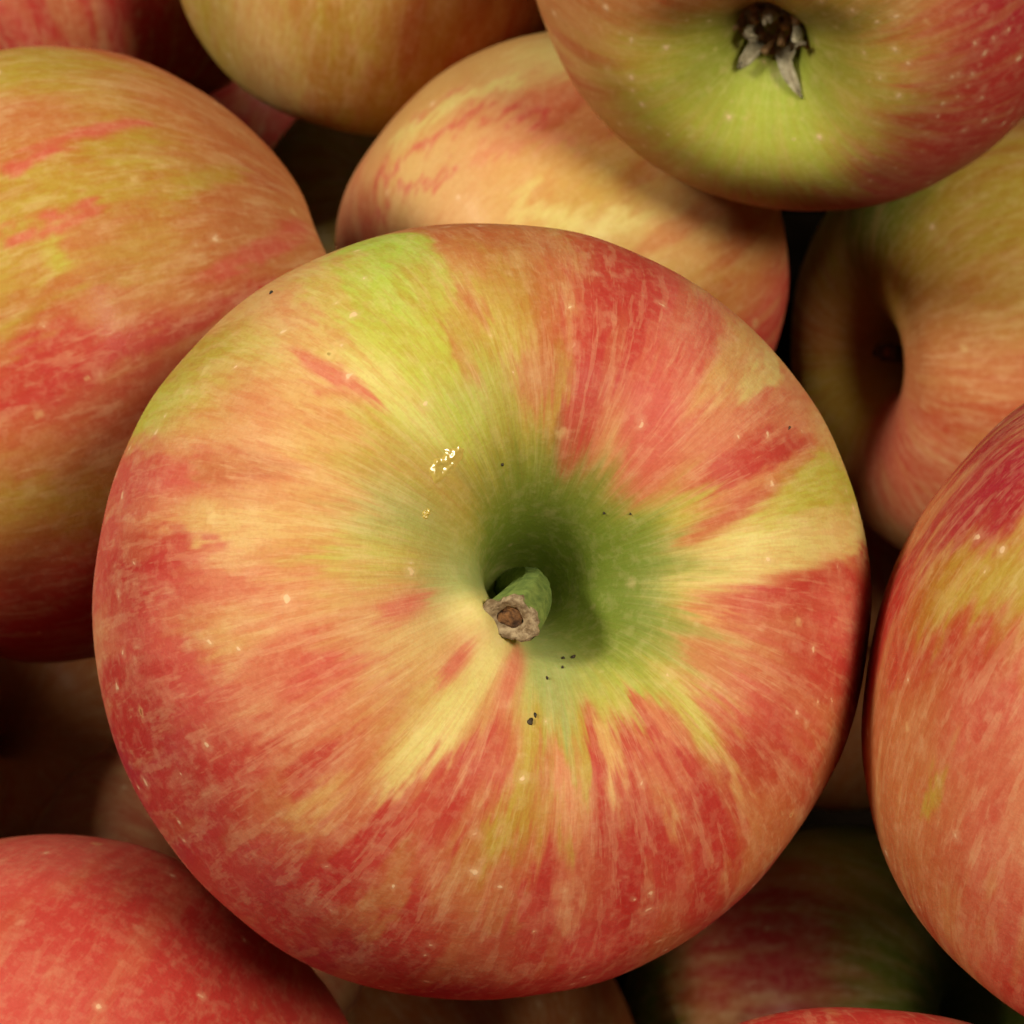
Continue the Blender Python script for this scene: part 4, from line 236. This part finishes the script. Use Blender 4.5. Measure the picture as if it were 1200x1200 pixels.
# ------------------------------------------------------------------ materials
def node(nt, kind, **inp):
    n = nt.nodes.new(kind)
    for k, v in inp.items():
        if k.startswith('_'): setattr(n, k[1:], v)
    return n
def math_node(nt, op, a, b=None, c=None, clamp=False):
    n = nt.nodes.new('ShaderNodeMath'); n.operation = op; n.use_clamp = clamp
    for i, v in enumerate((a, b, c)):
        if v is None: continue
        if isinstance(v, (int, float)): n.inputs[i].default_value = v
        else: nt.links.new(v, n.inputs[i])
    return n.outputs[0]
def ramp01(nt, v, lo, hi):
    n = nt.nodes.new('ShaderNodeMapRange'); n.interpolation_type = 'SMOOTHSTEP'
    nt.links.new(v, n.inputs[0]); n.inputs[1].default_value = lo; n.inputs[2].default_value = hi
    return n.outputs[0]
def mixc(nt, fac, a, b, blend='MIX'):
    n = nt.nodes.new('ShaderNodeMix'); n.data_type = 'RGBA'; n.blend_type = blend; n.clamp_factor = True
    if isinstance(fac, (int, float)): n.inputs[0].default_value = fac
    else: nt.links.new(fac, n.inputs[0])
    for i, v in ((6, a), (7, b)):
        if isinstance(v, tuple): n.inputs[i].default_value = (*v, 1)
        else: nt.links.new(v, n.inputs[i])
    return n.outputs[2]
def noise(nt, vec, scale, detail=3, rough=.55, w=0.0):
    n = nt.nodes.new('ShaderNodeTexNoise'); n.noise_dimensions = '3D'
    off = nt.nodes.new('ShaderNodeVectorMath'); off.operation = 'ADD'; nt.links.new(vec, off.inputs[0]); off.inputs[1].default_value = (w, w * .7, -w)
    nt.links.new(off.outputs[0], n.inputs['Vector'])
    n.inputs['Scale'].default_value = scale; n.inputs['Detail'].default_value = detail; n.inputs['Roughness'].default_value = rough
    return n.outputs[0]
def spots(nt, vec, scale, w, r_lo, r_hi, keep):
    n = nt.nodes.new('ShaderNodeTexVoronoi'); n.voronoi_dimensions = '3D'; n.feature = 'F1'
    off = nt.nodes.new('ShaderNodeVectorMath'); off.operation = 'ADD'; nt.links.new(vec, off.inputs[0]); off.inputs[1].default_value = (w, w * 1.7, w * .6)
    nt.links.new(off.outputs[0], n.inputs['Vector']); n.inputs['Scale'].default_value = scale
    sep = nt.nodes.new('ShaderNodeSeparateColor'); nt.links.new(n.outputs['Color'], sep.inputs[0])
    rad = math_node(nt, 'MULTIPLY_ADD', sep.outputs[1], r_hi - r_lo, r_lo)
    q = math_node(nt, 'DIVIDE', n.outputs['Distance'], rad)
    disc = ramp01(nt, q, 1.0, .55)
    on = math_node(nt, 'GREATER_THAN', sep.outputs[0], 1 - keep)
    return math_node(nt, 'MULTIPLY', disc, on), q, on

def skin_material(seed, dots=.5, dot_scale=11.0, streak=1.0, rough=.52, sss=0.0, coat=.07, dot_r=.14):
    m = bpy.data.materials.new('apple_skin'); m.use_nodes = True; nt = m.node_tree
    b = nt.nodes['Principled BSDF']
    tc = nt.nodes.new('ShaderNodeTexCoord'); loc = nt.nodes.new('ShaderNodeVectorMath'); loc.operation = 'SCALE'
    nt.links.new(tc.outputs['Object'], loc.inputs[0]); loc.inputs[3].default_value = 1 / U; P = loc.outputs[0]
    at1 = nt.nodes.new('ShaderNodeAttribute'); at1.attribute_name = 'skin'
    at2 = nt.nodes.new('ShaderNodeAttribute'); at2.attribute_name = 'meridian'; SV = at2.outputs['Vector']
    w = seed * .37
    col = at1.outputs['Color']
    # finest streaks along the meridians, mottle and grain (the broad streaks are in the skin attribute)
    n3 = noise(nt, SV, 52.0, 3, .7, w + 6); n4 = noise(nt, SV, 24.0, 3, .7, w + 8)
    sq = nt.nodes.new('ShaderNodeVectorMath'); sq.operation = 'MULTIPLY'; nt.links.new(SV, sq.inputs[0]); sq.inputs[1].default_value = (1, 1, 2.0)
    g0 = noise(nt, sq.outputs[0], 11.0, 4, .68, w + 19); g1 = noise(nt, P, 30, 3, .65, w + 20); g2 = noise(nt, P, 110, 1, .6, w + 21)
    sz = nt.nodes.new('ShaderNodeSeparateXYZ'); nt.links.new(SV, sz.inputs[0]); calm = ramp01(nt, sz.outputs[2], .22 * .30, .22 * .85)
    deep = mixc(nt, 1.0, col, (.93, .68, .68), 'MULTIPLY'); pale = mixc(nt, .36, col, (.84, .66, .36))
    cola = mixc(nt, math_node(nt, 'MULTIPLY', ramp01(nt, g0, .50, .66), math_node(nt, 'MULTIPLY', calm, .34 * streak)), col, pale)
    colb = mixc(nt, math_node(nt, 'MULTIPLY', ramp01(nt, g0, .48, .34), math_node(nt, 'MULTIPLY', calm, .42 * streak)), cola, deep)
    col3 = mixc(nt, math_node(nt, 'MULTIPLY', ramp01(nt, n3, .45, .58), math_node(nt, 'MULTIPLY', calm, .42 * streak)), colb, mixc(nt, 1.0, colb, (.93, .64, .62), 'MULTIPLY'))
    col3 = mixc(nt, math_node(nt, 'MULTIPLY', ramp01(nt, n4, .53, .62), math_node(nt, 'MULTIPLY', calm, .40 * streak)), col3, mixc(nt, .30, col3, (.86, .66, .36)))
    col4 = mixc(nt, math_node(nt, 'MULTIPLY', ramp01(nt, g1, .45, .66), .22), col3, mixc(nt, .36, col3, (.86, .66, .38)))
    col5 = mixc(nt, math_node(nt, 'MULTIPLY', ramp01(nt, g2, .40, .70), .24), col4, mixc(nt, 1.0, col4, (.82, .74, .66), 'MULTIPLY'))
    # lenticels: uneven pale specks with a faint halo, and a few sunken olive ones with a pale ring
    wob = nt.nodes.new('ShaderNodeVectorMath'); wob.operation = 'SCALE'; wn = nt.nodes.new('ShaderNodeTexNoise'); wn.inputs['Scale'].default_value = 60; wn.inputs['Detail'].default_value = 0
    nt.links.new(P, wn.inputs['Vector']); nt.links.new(wn.outputs['Color'], wob.inputs[0]); wob.inputs[3].default_value = .016
    PW = nt.nodes.new('ShaderNodeVectorMath'); PW.operation = 'ADD'; nt.links.new(P, PW.inputs[0]); nt.links.new(wob.outputs[0], PW.inputs[1]); PW = PW.outputs[0]
    d1, q1, on1 = spots(nt, PW, dot_scale, w, .04, dot_r, dots)
    halo = math_node(nt, 'MULTIPLY', ramp01(nt, q1, 2.6, .9), on1)
    d2, q2, on2 = spots(nt, PW, 5.0, w + 9, .025, .055, .6)
    ring = math_node(nt, 'MULTIPLY', math_node(nt, 'MULTIPLY', ramp01(nt, q2, .45, .8), ramp01(nt, q2, 2.4, 1.0)), on2)
    core = math_node(nt, 'MULTIPLY', ramp01(nt, q2, .8, .3), on2)
    col6 = mixc(nt, math_node(nt, 'MULTIPLY', halo, .16), col5, (.82, .58, .34))
    col6 = mixc(nt, math_node(nt, 'MULTIPLY', d1, math_node(nt, 'MULTIPLY', calm, .66)), col6, (.84, .60, .38))
    col7 = mixc(nt, math_node(nt, 'MULTIPLY', ring, .30), col6, (.80, .62, .28))
    col8 = mixc(nt, math_node(nt, 'MULTIPLY', core, .55), col7, (.24, .19, .05))
    nt.links.new(col8, b.inputs['Base Color'])
    rr = math_node(nt, 'MULTIPLY_ADD', g1, .24, rough - .12)
    nt.links.new(rr, b.inputs['Roughness'])
    b.inputs['IOR'].default_value = 1.38; b.inputs['Specular IOR Level'].default_value = .28
    b.inputs['Subsurface Weight'].default_value = sss
    b.inputs['Subsurface Radius'].default_value = (1.0, .45, .2); b.inputs['Subsurface Scale'].default_value = .0022
    b.inputs['Coat Weight'].default_value = coat; b.inputs['Coat Roughness'].default_value = .2; b.inputs['Coat IOR'].default_value = 1.42
    h = math_node(nt, 'ADD', math_node(nt, 'MULTIPLY', g2, .5), math_node(nt, 'MULTIPLY', g1, .8))
    h = math_node(nt, 'ADD', h, math_node(nt, 'MULTIPLY', d1, .30))
    bp = nt.nodes.new('ShaderNodeBump'); bp.inputs['Strength'].default_value = .25; bp.inputs['Distance'].default_value = .00022
    nt.links.new(h, bp.inputs['Height']); nt.links.new(bp.outputs[0], b.inputs['Normal']); nt.links.new(bp.outputs[0], b.inputs['Coat Normal'])
    return m

def plain_material(name, c1, c2, scale, rough=.7, bump=.5, dist=.0005, sss=0.0):
    m = bpy.data.materials.new(name); m.use_nodes = True; nt = m.node_tree; b = nt.nodes['Principled BSDF']
    tc = nt.nodes.new('ShaderNodeTexCoord')
    n = noise(nt, tc.outputs['Object'], scale, 5, .65)
    nt.links.new(mixc(nt, ramp01(nt, n, .32, .68), c1, c2), b.inputs['Base Color'])
    b.inputs['Roughness'].default_value = rough
    bp = nt.nodes.new('ShaderNodeBump'); bp.inputs['Strength'].default_value = bump; bp.inputs['Distance'].default_value = dist
    nt.links.new(n, bp.inputs['Height']); nt.links.new(bp.outputs[0], b.inputs['Normal'])
    return m

MAT_STEM = plain_material('stem_green', (.10, .16, .035), (.21, .29, .07), 900, .6)
MAT_BARK = plain_material('stem_bark', (.14, .085, .04), (.42, .32, .20), 1100, .85, .8)
MAT_PITH = plain_material('stem_pith', (.05, .020, .008), (.27, .12, .04), 1300, .9, 1.0)
MAT_DARKSTEM = plain_material('stem_dark', (.035, .022, .012), (.09, .06, .035), 900, .85)
MAT_SEPAL = plain_material('sepal_grey', (.28, .24, .15), (.46, .42, .30), 1100, .85)
MAT_STAMEN = plain_material('stamen_brown', (.26, .15, .06), (.48, .31, .15), 1500, .9)
MAT_DIRT = plain_material('dirt', (.012, .008, .004), (.05, .032, .016), 900, .7)
MAT_SHELF = plain_material('shelf_dark', (.012, .008, .005), (.024, .016, .011), 60, 1.0)
MAT_SHELF.node_tree.nodes['Principled BSDF'].inputs['Specular IOR Level'].default_value = 0.0
MAT_WET = plain_material('wet_skin', (.50, .37, .075), (.54, .41, .10), 300, .21, 0.0)
MAT_WET.node_tree.nodes['Principled BSDF'].inputs['Specular IOR Level'].default_value = .9

# ------------------------------------------------------------------ mesh helpers
def link_mesh(name, verts, faces, mat, parent=None, smooth=True):
    me = bpy.data.meshes.new(name); me.from_pydata([tuple(v) for v in verts], [], faces); me.update()
    if smooth: me.polygons.foreach_set('use_smooth', [True] * len(me.polygons))
    me.materials.append(mat)
    o = bpy.data.objects.new(name, me); scene.collection.objects.link(o); o.parent = parent
    return o

def grid_mesh(name, V, mat, attrs):
    """closed mesh from rings (first and last ring collapsed to a pole)"""
    nv, nt, _ = V.shape
    inner = V[1:-1].reshape(-1, 3)
    co = np.vstack((V[0].mean(0)[None], inner, V[-1].mean(0)[None]))
    idx = 1 + np.arange((nv - 2) * nt).reshape(nv - 2, nt); nx = np.roll(idx, -1, 1)
    quads = np.stack((idx[:-1], idx[1:], nx[1:], nx[:-1]), -1).reshape(-1, 4)
    top = np.stack((np.zeros(nt, int), idx[0], nx[0]), -1); bot = np.stack((np.full(nt, len(co) - 1), nx[-1], idx[-1]), -1)
    loops = np.concatenate((top.ravel(), quads.ravel(), bot.ravel())).astype(np.int32)
    tot = np.concatenate((np.full(nt, 3), np.full(len(quads), 4), np.full(nt, 3))).astype(np.int32)
    start = np.r_[0, np.cumsum(tot)[:-1]].astype(np.int32)
    me = bpy.data.meshes.new(name); me.vertices.add(len(co)); me.vertices.foreach_set('co', co.astype(np.float32).ravel())
    me.loops.add(len(loops)); me.loops.foreach_set('vertex_index', loops)
    me.polygons.add(len(tot)); me.polygons.foreach_set('loop_start', start); me.polygons.foreach_set('loop_total', tot)
    me.polygons.foreach_set('use_smooth', np.ones(len(tot), bool))
    me.update(calc_edges=True); me.validate()
    for nm, kind, A in attrs:
        A = np.vstack((A[0].mean(0)[None], A[1:-1].reshape(-1, A.shape[-1]), A[-1].mean(0)[None])).astype(np.float32)
        if kind == 'FLOAT_COLOR':
            A = np.hstack((A, np.ones((len(A), 1), np.float32))); a = me.attributes.new(nm, kind, 'POINT'); a.data.foreach_set('color', A.ravel())
        else:
            a = me.attributes.new(nm, kind, 'POINT'); a.data.foreach_set('vector', A.ravel())
    me.materials.append(mat)
    o = bpy.data.objects.new(name, me); scene.collection.objects.link(o)
    return o

def tag(o, label, group='apples heaped in the pile'):
    o['label'] = label; o['category'] = 'apple'; o['group'] = group

# ------------------------------------------------------------------ the shelf added under the pile, near-black to keep the gaps dark
gz = -3.07 * U
shelf = link_mesh('display_shelf', [(-1.2, -1.2, gz), (1.2, -1.2, gz), (1.2, 1.2, gz), (-1.2, 1.2, gz)], [(0, 1, 2, 3)], MAT_SHELF, None, False)
shelf['kind'] = 'structure'
# unseen walls added around the pile to keep lamp light off the gaps
X0, X1, Y0, Y1, TH = -3.5, 3.0, -3.4, 7.2, .25
def board(x0, x1, y0, y1, top):
    x0, x1, y0, y1 = (v * U for v in (x0, x1, y0, y1)); z0, z1 = gz + .001, top * U
    v = [(x, y, z) for z in (z0, z1) for x, y in ((x0, y0), (x1, y0), (x1, y1), (x0, y1))]
    o = link_mesh('shade_wall', v, [(3, 2, 1, 0), (4, 5, 6, 7), (0, 1, 5, 4), (1, 2, 6, 5), (2, 3, 7, 6), (3, 0, 4, 7)], MAT_SHELF, None, False)
    o['kind'] = 'structure'
board(X0 - TH, X0, Y0, Y1, 3.1); board(X1, X1 + TH, Y0, Y1, 3.6); board(X0 - TH, X1 + TH, Y0 - TH, Y0 - .01, 1.4); board(X0 - TH, X1 + TH, Y1 + .01, Y1 + TH, 1.9)

# ------------------------------------------------------------------ apples
LOOK = {'main': dict(dots=.62, dot_scale=13, sss=.10, coat=.012, rough=.56), 'calyx': dict(dots=.9, dot_scale=17.0, dot_r=.19, streak=.5), 'lowleft': dict(dots=.55, dot_scale=11, streak=.45),
        'left': dict(dots=.30, dot_scale=11), 'mid': dict(dots=.25, dot_scale=10, streak=.6), 'right': dict(dots=.55, dot_scale=12, rough=.40, coat=.14)}
ROOT = {}; GRIDS = {}
for key, spec in APPLES.items():
    V, T, S, rho, s = apple_grid(spec); GRIDS[key] = (V, T, S)
    col = skin_colours(key, spec, V, T, S, rho, s)
    mer = np.stack((np.cos(T), np.sin(T), S * .22), -1)
    M, c = apple_frame(spec)
    parts = key in ('main', 'calyx', 'hollow')
    body = grid_mesh('body' if parts else 'apple', V * spec['R'] * U, skin_material(spec['seed'], **LOOK.get(key, dict(dots=.2))), [('skin', 'FLOAT_COLOR', col), ('meridian', 'FLOAT_VECTOR', mer)])
    W = Matrix.Translation(Vector(c * U)) @ Matrix(M.tolist()).to_4x4()
    if parts:
        root = bpy.data.objects.new('apple', None); scene.collection.objects.link(root); root.empty_display_size = .02
        root.matrix_world = W; body.parent = root
    else:
        root = body; root.matrix_world = W
    tag(root, spec['label']); ROOT[key] = root

def tube(name, pts, radii, mat, parent, seg=28, wob=None, cap=True, ref=(.3, .9, .2), tang=None):
    """rings along a path; wob(k, angle) scales the radius"""
    pts = np.array(pts, float); verts = []; n = len(pts)
    t0 = pts[1] - pts[0]; t0 /= np.linalg.norm(t0); u = np.array(ref, float)
    for k in range(n):
        t = np.array(tang[k] if tang is not None else pts[min(k + 1, n - 1)] - pts[max(k - 1, 0)], float); t /= np.linalg.norm(t)
        u = u - u.dot(t) * t; u /= np.linalg.norm(u); v = np.cross(t, u)
        for j in range(seg):
            a = j / seg * 2 * math.pi
            r = radii[k] * (wob(k, a) if wob else 1)
            verts.append(pts[k] + r * (math.cos(a) * u + math.sin(a) * v))
    faces = [(k * seg + j, k * seg + (j + 1) % seg, (k + 1) * seg + (j + 1) % seg, (k + 1) * seg + j) for k in range(n - 1) for j in range(seg)]
    if cap:
        faces.append(tuple(range(seg))[::-1]); faces.append(tuple((n - 1) * seg + j for j in range(seg)))
    return link_mesh(name, np.array(verts) * U, faces, mat, parent)

def local_dir(key, v):
    M, _ = apple_frame(APPLES[key])
    return M.T @ (RC @ (np.array(v, float) / np.linalg.norm(v)))
def build_stem(key, R, base, mid, tip, r0, r1, mats, face, seed=1, corner=math.pi, squash=.75, sharp=.5):
    """short woody stem whose broken end is flared, with a bark rim round a sunken pith"""
    root = ROOT[key]; ref = local_dir(key, (1, 0, 0)); ax = local_dir(key, face); rnd = random.Random(seed); base, mid, tip = (np.array(p) * R for p in (base, mid, tip)); r0 *= R; r1 *= R
    n = 14; ph = [rnd.uniform(0, 6.28) for _ in range(4)]
    path = [base * (1 - f) ** 2 + mid * 2 * f * (1 - f) + tip * f * f for f in (k / (n - 1) for k in range(n))]
    rad = [r0 + (r1 - r0) * (k / (n - 1)) ** 1.4 for k in range(n)]
    def shape(k, a):
        f = k / (n - 1)
        e = math.hypot(math.cos(a), math.sin(a) * (1 - (1 - squash) * f))
        point = 1
        for c, h in ((corner, sharp), (corner + 2.3, sharp * .55), (corner + 4.2, sharp * .45)):
            point += h * f * f * math.exp(-((((a - c + math.pi) % (2 * math.pi)) - math.pi) / .38) ** 2)
        return e * point * (1 + .04 * math.sin(3 * a + ph[0] + k * .3) + .02 * math.sin(7 * a + ph[1]) * f + .035 * math.sin(9 * a + ph[2] + k * .15) + .02 * math.sin(17 * a + k * .1))
    tang = []
    for k in range(n):
        t = path[min(k + 1, n - 1)] - path[max(k - 1, 0)]; t /= np.linalg.norm(t); f = max(0, (k / (n - 1) - .35) / .65)
        tang.append(t * (1 - f) + ax * f)
    stem = tube('stem', path, rad, mats[0], root, 36, shape, cap=False, ref=ref, tang=tang)
    rim_path = [path[-1] + ax * r1 * q for q in (-.30, -.10, .05, .07, .03, -.03, -.12, -.30)]
    rim_rad = [r1 * q for q in (.97, 1.06, 1.0, .86, .70, .58, .48, .42)]
    def rim_shape(k, a):
        return shape(n - 1, a) * (1 + .05 * math.sin(5 * a + ph[3]) + .025 * math.sin(13 * a + ph[1] + k * .4) + .02 * math.sin(23 * a + k)) if k < 4 else (shape(n - 1, a) * .5 + .5) * (1 + .06 * math.sin(6 * a + ph[2]))
    rim = tube('cut_end', rim_path, rim_rad, mats[1], stem, 40, rim_shape, cap=False, ref=ref, tang=[ax] * 8)
    pith_path = [path[-1] + ax * r1 * q for q in (-.24, -.16, -.20, -.13, -.19)]
    tube('pith', pith_path, [r1 * q for q in (.47, .40, .30, .20, .04)], mats[2], stem, 30,
         lambda k, a: (shape(n - 1, a) * .4 + .6) * (1 + .10 * math.sin(4 * a + k * 1.3) + .08 * math.sin(9 * a + k)), cap=True, ref=ref, tang=[ax] * 5)
    return stem

build_stem('main', 1.0, (.01, .03, .24), (.05, .02, .58), (-.105, -.118, .735), .036, .064, (MAT_STEM, MAT_BARK, MAT_PITH), (-.28, -.34, .90), seed=4, corner=math.radians(198))
build_stem('hollow', .88, (0, 0, .24), (.0, 0, .5), (.03, -.02, .62), .035, .046, (MAT_DARKSTEM, MAT_DARKSTEM, MAT_PITH), (-.6, 0, .8), seed=9)

# calyx of the apple that shows its blossom end
def build_calyx(key):
    """dried blossom end: brown cup, five papery sepals round its rim and a tuft of stamens"""
    root, R = ROOT[key], APPLES[key]['R']; rnd = random.Random(3)
    d = local_dir(key, (.28, -1, 0)); a0 = math.atan2(d[1], d[0])               # the longest sepal hangs down
    cup = tube('calyx_cup', np.array([(0, 0, -.55), (0, 0, -.60), (0, 0, -.640), (0, 0, -.665), (0, 0, -.68)]) * R, np.array([.02, .06, .085, .103, .125]) * R, MAT_STAMEN, root, 30,
               lambda k, a: 1 + .05 * math.sin(5 * a) + .04 * math.sin(13 * a + k), cap=False)
    #            length, half width, spread of the tip, twist
    for i, (L, w, spread, dip) in enumerate(((.20, .046, .125, .0), (.15, .045, .05, .02), (.13, .04, -.03, .02), (.14, .04, .03, .02), (.15, .045, .06, .02))):
        a = a0 + math.radians(72 * i + rnd.uniform(-8, 8)); n = 10; verts = []
        for side in (0, 1):
            for k in range(n):
                f = k / (n - 1); ww = R * (w * (1 - f) ** .75 * (1 + .15 * math.sin(f * 9 + i)) + .003)
                r = R * (.092 + spread * f ** 1.5 + .012 * math.sin(f * 8 + i)); z = -R * (.655 + L * f * (1 - .28 * f) - dip * math.sin(f * 6))
                for j in (-1, -.5, 0, .5, 1):
                    r2 = r - R * (.020 * j * j + side * .009)
                    y = ww * j
                    verts.append((r2 * math.cos(a) - y * math.sin(a), r2 * math.sin(a) + y * math.cos(a), z - R * .008 * math.sin(5 * j + i + 4 * f)))
        m = n * 5
        faces = [(k * 5 + j, k * 5 + j + 1, k * 5 + j + 6, k * 5 + j + 5) for k in range(n - 1) for j in range(4)]
        faces += [tuple(m + q for q in f[::-1]) for f in faces[:]]
        rim = [k * 5 for k in range(n)] + [(n - 1) * 5 + j for j in range(1, 5)] + [k * 5 + 4 for k in range(n - 2, -1, -1)] + [3, 2, 1]
        faces += [(rim[q], rim[(q + 1) % len(rim)], m + rim[(q + 1) % len(rim)], m + rim[q]) for q in range(len(rim))]
        link_mesh('sepal', np.array(verts) * U, faces, MAT_SEPAL, cup)
    for i in range(16):
        a = rnd.uniform(0, 6.28); r = rnd.uniform(.01, .08) * R; l = rnd.uniform(.07, .14) * R; b = rnd.uniform(-1, 1)
        p0 = np.array((r * math.cos(a), r * math.sin(a), -.60 * R)); d = np.array((math.cos(a + b) * .45, math.sin(a + b) * .45, -1)); d /= np.linalg.norm(d)
        tube('stamen', [p0, p0 + d * l * .5, p0 + d * l + np.array((rnd.uniform(-.03, .03), rnd.uniform(-.03, .03), 0)) * R], np.array((.009, .007, .015)) * R, MAT_STAMEN, cup, 7)
build_calyx('calyx')

# ------------------------------------------------------------------ dirt specks and moisture on the front apple
def skin_point(key, lon, length):
    """point and outward normal of the skin (local, apple radii) at a longitude and a length along the meridian"""
    V, T, S = GRIDS[key]; nv, nt, _ = V.shape
    i = int(np.clip(np.searchsorted(S[:, 0], length), 1, nv - 2)); j = int(round(math.radians(lon) / (2 * math.pi) * nt)) % nt
    p = V[i, j]; n = np.cross(V[i + 1, j] - V[i - 1, j], V[i, (j + 1) % nt] - V[i, j - 1]); n /= np.linalg.norm(n)
    return p, n
def blob(name, key, lon, length, w, l, h, mat, turn=0, seed=0):
    p, n = skin_point(key, lon, length); R = APPLES[key]['R']; rnd = random.Random(seed)
    u = np.cross(n, (0, 0, 1)); u /= np.linalg.norm(u); v = np.cross(n, u); u, v = u * math.cos(turn) + v * math.sin(turn), v * math.cos(turn) - u * math.sin(turn)
    verts = []; seg = 10; ph = rnd.uniform(0, 6.28)
    for f, hh in ((1.0, -.25), (1.0, .25), (.75, .7), (.35, .95)):
        for k in range(seg):
            a = k / seg * 2 * math.pi; q = f * (1 + .22 * math.sin(2 * a + ph) + .15 * math.sin(3 * a + ph * 2))
            verts.append((p + u * w * q * math.cos(a) + v * l * q * math.sin(a) + n * h * hh) * R * U)
    verts.append((p + n * h) * R * U)
    faces = [(r * seg + k, r * seg + (k + 1) % seg, (r + 1) * seg + (k + 1) % seg, (r + 1) * seg + k) for r in range(3) for k in range(seg)]
    faces += [(3 * seg + k, 3 * seg + (k + 1) % seg, 4 * seg) for k in range(seg)]
    return link_mesh(name, verts, faces, mat, ROOT[key])
# --- SPECKS
SPECKS = '260.7 653 8.3 8.3 0;262.4 640 3.0 7.4 20;290.4 476 7.4 3.7 10;283.5 470 3.7 3.0 0;280.0 506 2.6 4.3 0;269.0 531 3.3 4.1 0;115.3 567 4.1 3.1 0;46.4 482 2.8 2.8 0;36.3 531 2.6 2.6 0;31.8 1019 2.2 6.7 20;130.2 1446 7.4 3.7 40'
DROPS = '137.1 647 81.5 37.0 42;157.8 622 24.1 14.8 20'
# --- END SPECKS
for i, t in enumerate(x for x in SPECKS.split(';') if x):
    a, v, w, l, turn = map(float, t.split()); blob('dirt_speck', 'main', a, v / 1000, w / 1000, l / 1000, .006, MAT_DIRT, math.radians(turn), i)
def wet_patch(key, lon, length, a, b, turn, seed):
    """thin crinkled film of moisture clinging to the skin"""
    R = APPLES[key]['R']; V, T, S = GRIDS[key]; p, n = skin_point(key, lon, length); turn = math.radians(turn)
    right = local_dir(key, (1, 0, 0)); right = right - right.dot(n) * n; right /= np.linalg.norm(right); up = np.cross(n, right)
    u = right * math.cos(turn) + up * math.sin(turn); v = np.cross(n, u)
    flat = V.reshape(-1, 3); near = flat[np.linalg.norm(flat - p, axis=1) < 1.6 * max(a, b)]
    nu, nv = 46, 24; verts = []
    for i in range(nu):
        for j in range(nv):
            x = (i / (nu - 1) * 2 - 1); y = (j / (nv - 1) * 2 - 1)
            q = p + u * a * x + v * b * y
            k = near[np.argsort(((near - q) ** 2).sum(1))[:6]]; w = 1 / (((k - q) ** 2).sum(1) + 1e-6); q = (k * w[:, None]).sum(0) / w.sum() + (q - p - n * (q - p).dot(n)) * 0
            q = p + u * a * x + v * b * y + n * (q - p).dot(n)
            c = vnoise(np.array((x * 4.0 + seed, y * 2.0, 1.0)), seed) * .65 + vnoise(np.array((x * 10 + seed, y * 5.5, 4.0)), seed + 1) * .35
            edge = max(0.0, 1 - (x * x + y * y) ** 1.2)
            verts.append((q + n * (.015 * (c - .36) * edge ** .6 - .006 * (1 - edge))) * R * U)
    faces = [(i * nv + j, (i + 1) * nv + j, (i + 1) * nv + j + 1, i * nv + j + 1) for i in range(nu - 1) for j in range(nv - 1)]
    return link_mesh('wet_patch', verts, faces, MAT_WET, ROOT[key])
for i, t in enumerate(x for x in DROPS.split(';') if x):
    lon, v, w, l, turn = map(float, t.split()); wet_patch('main', lon, v / 1000, w / 1000, l / 1000, turn, 50 + i)
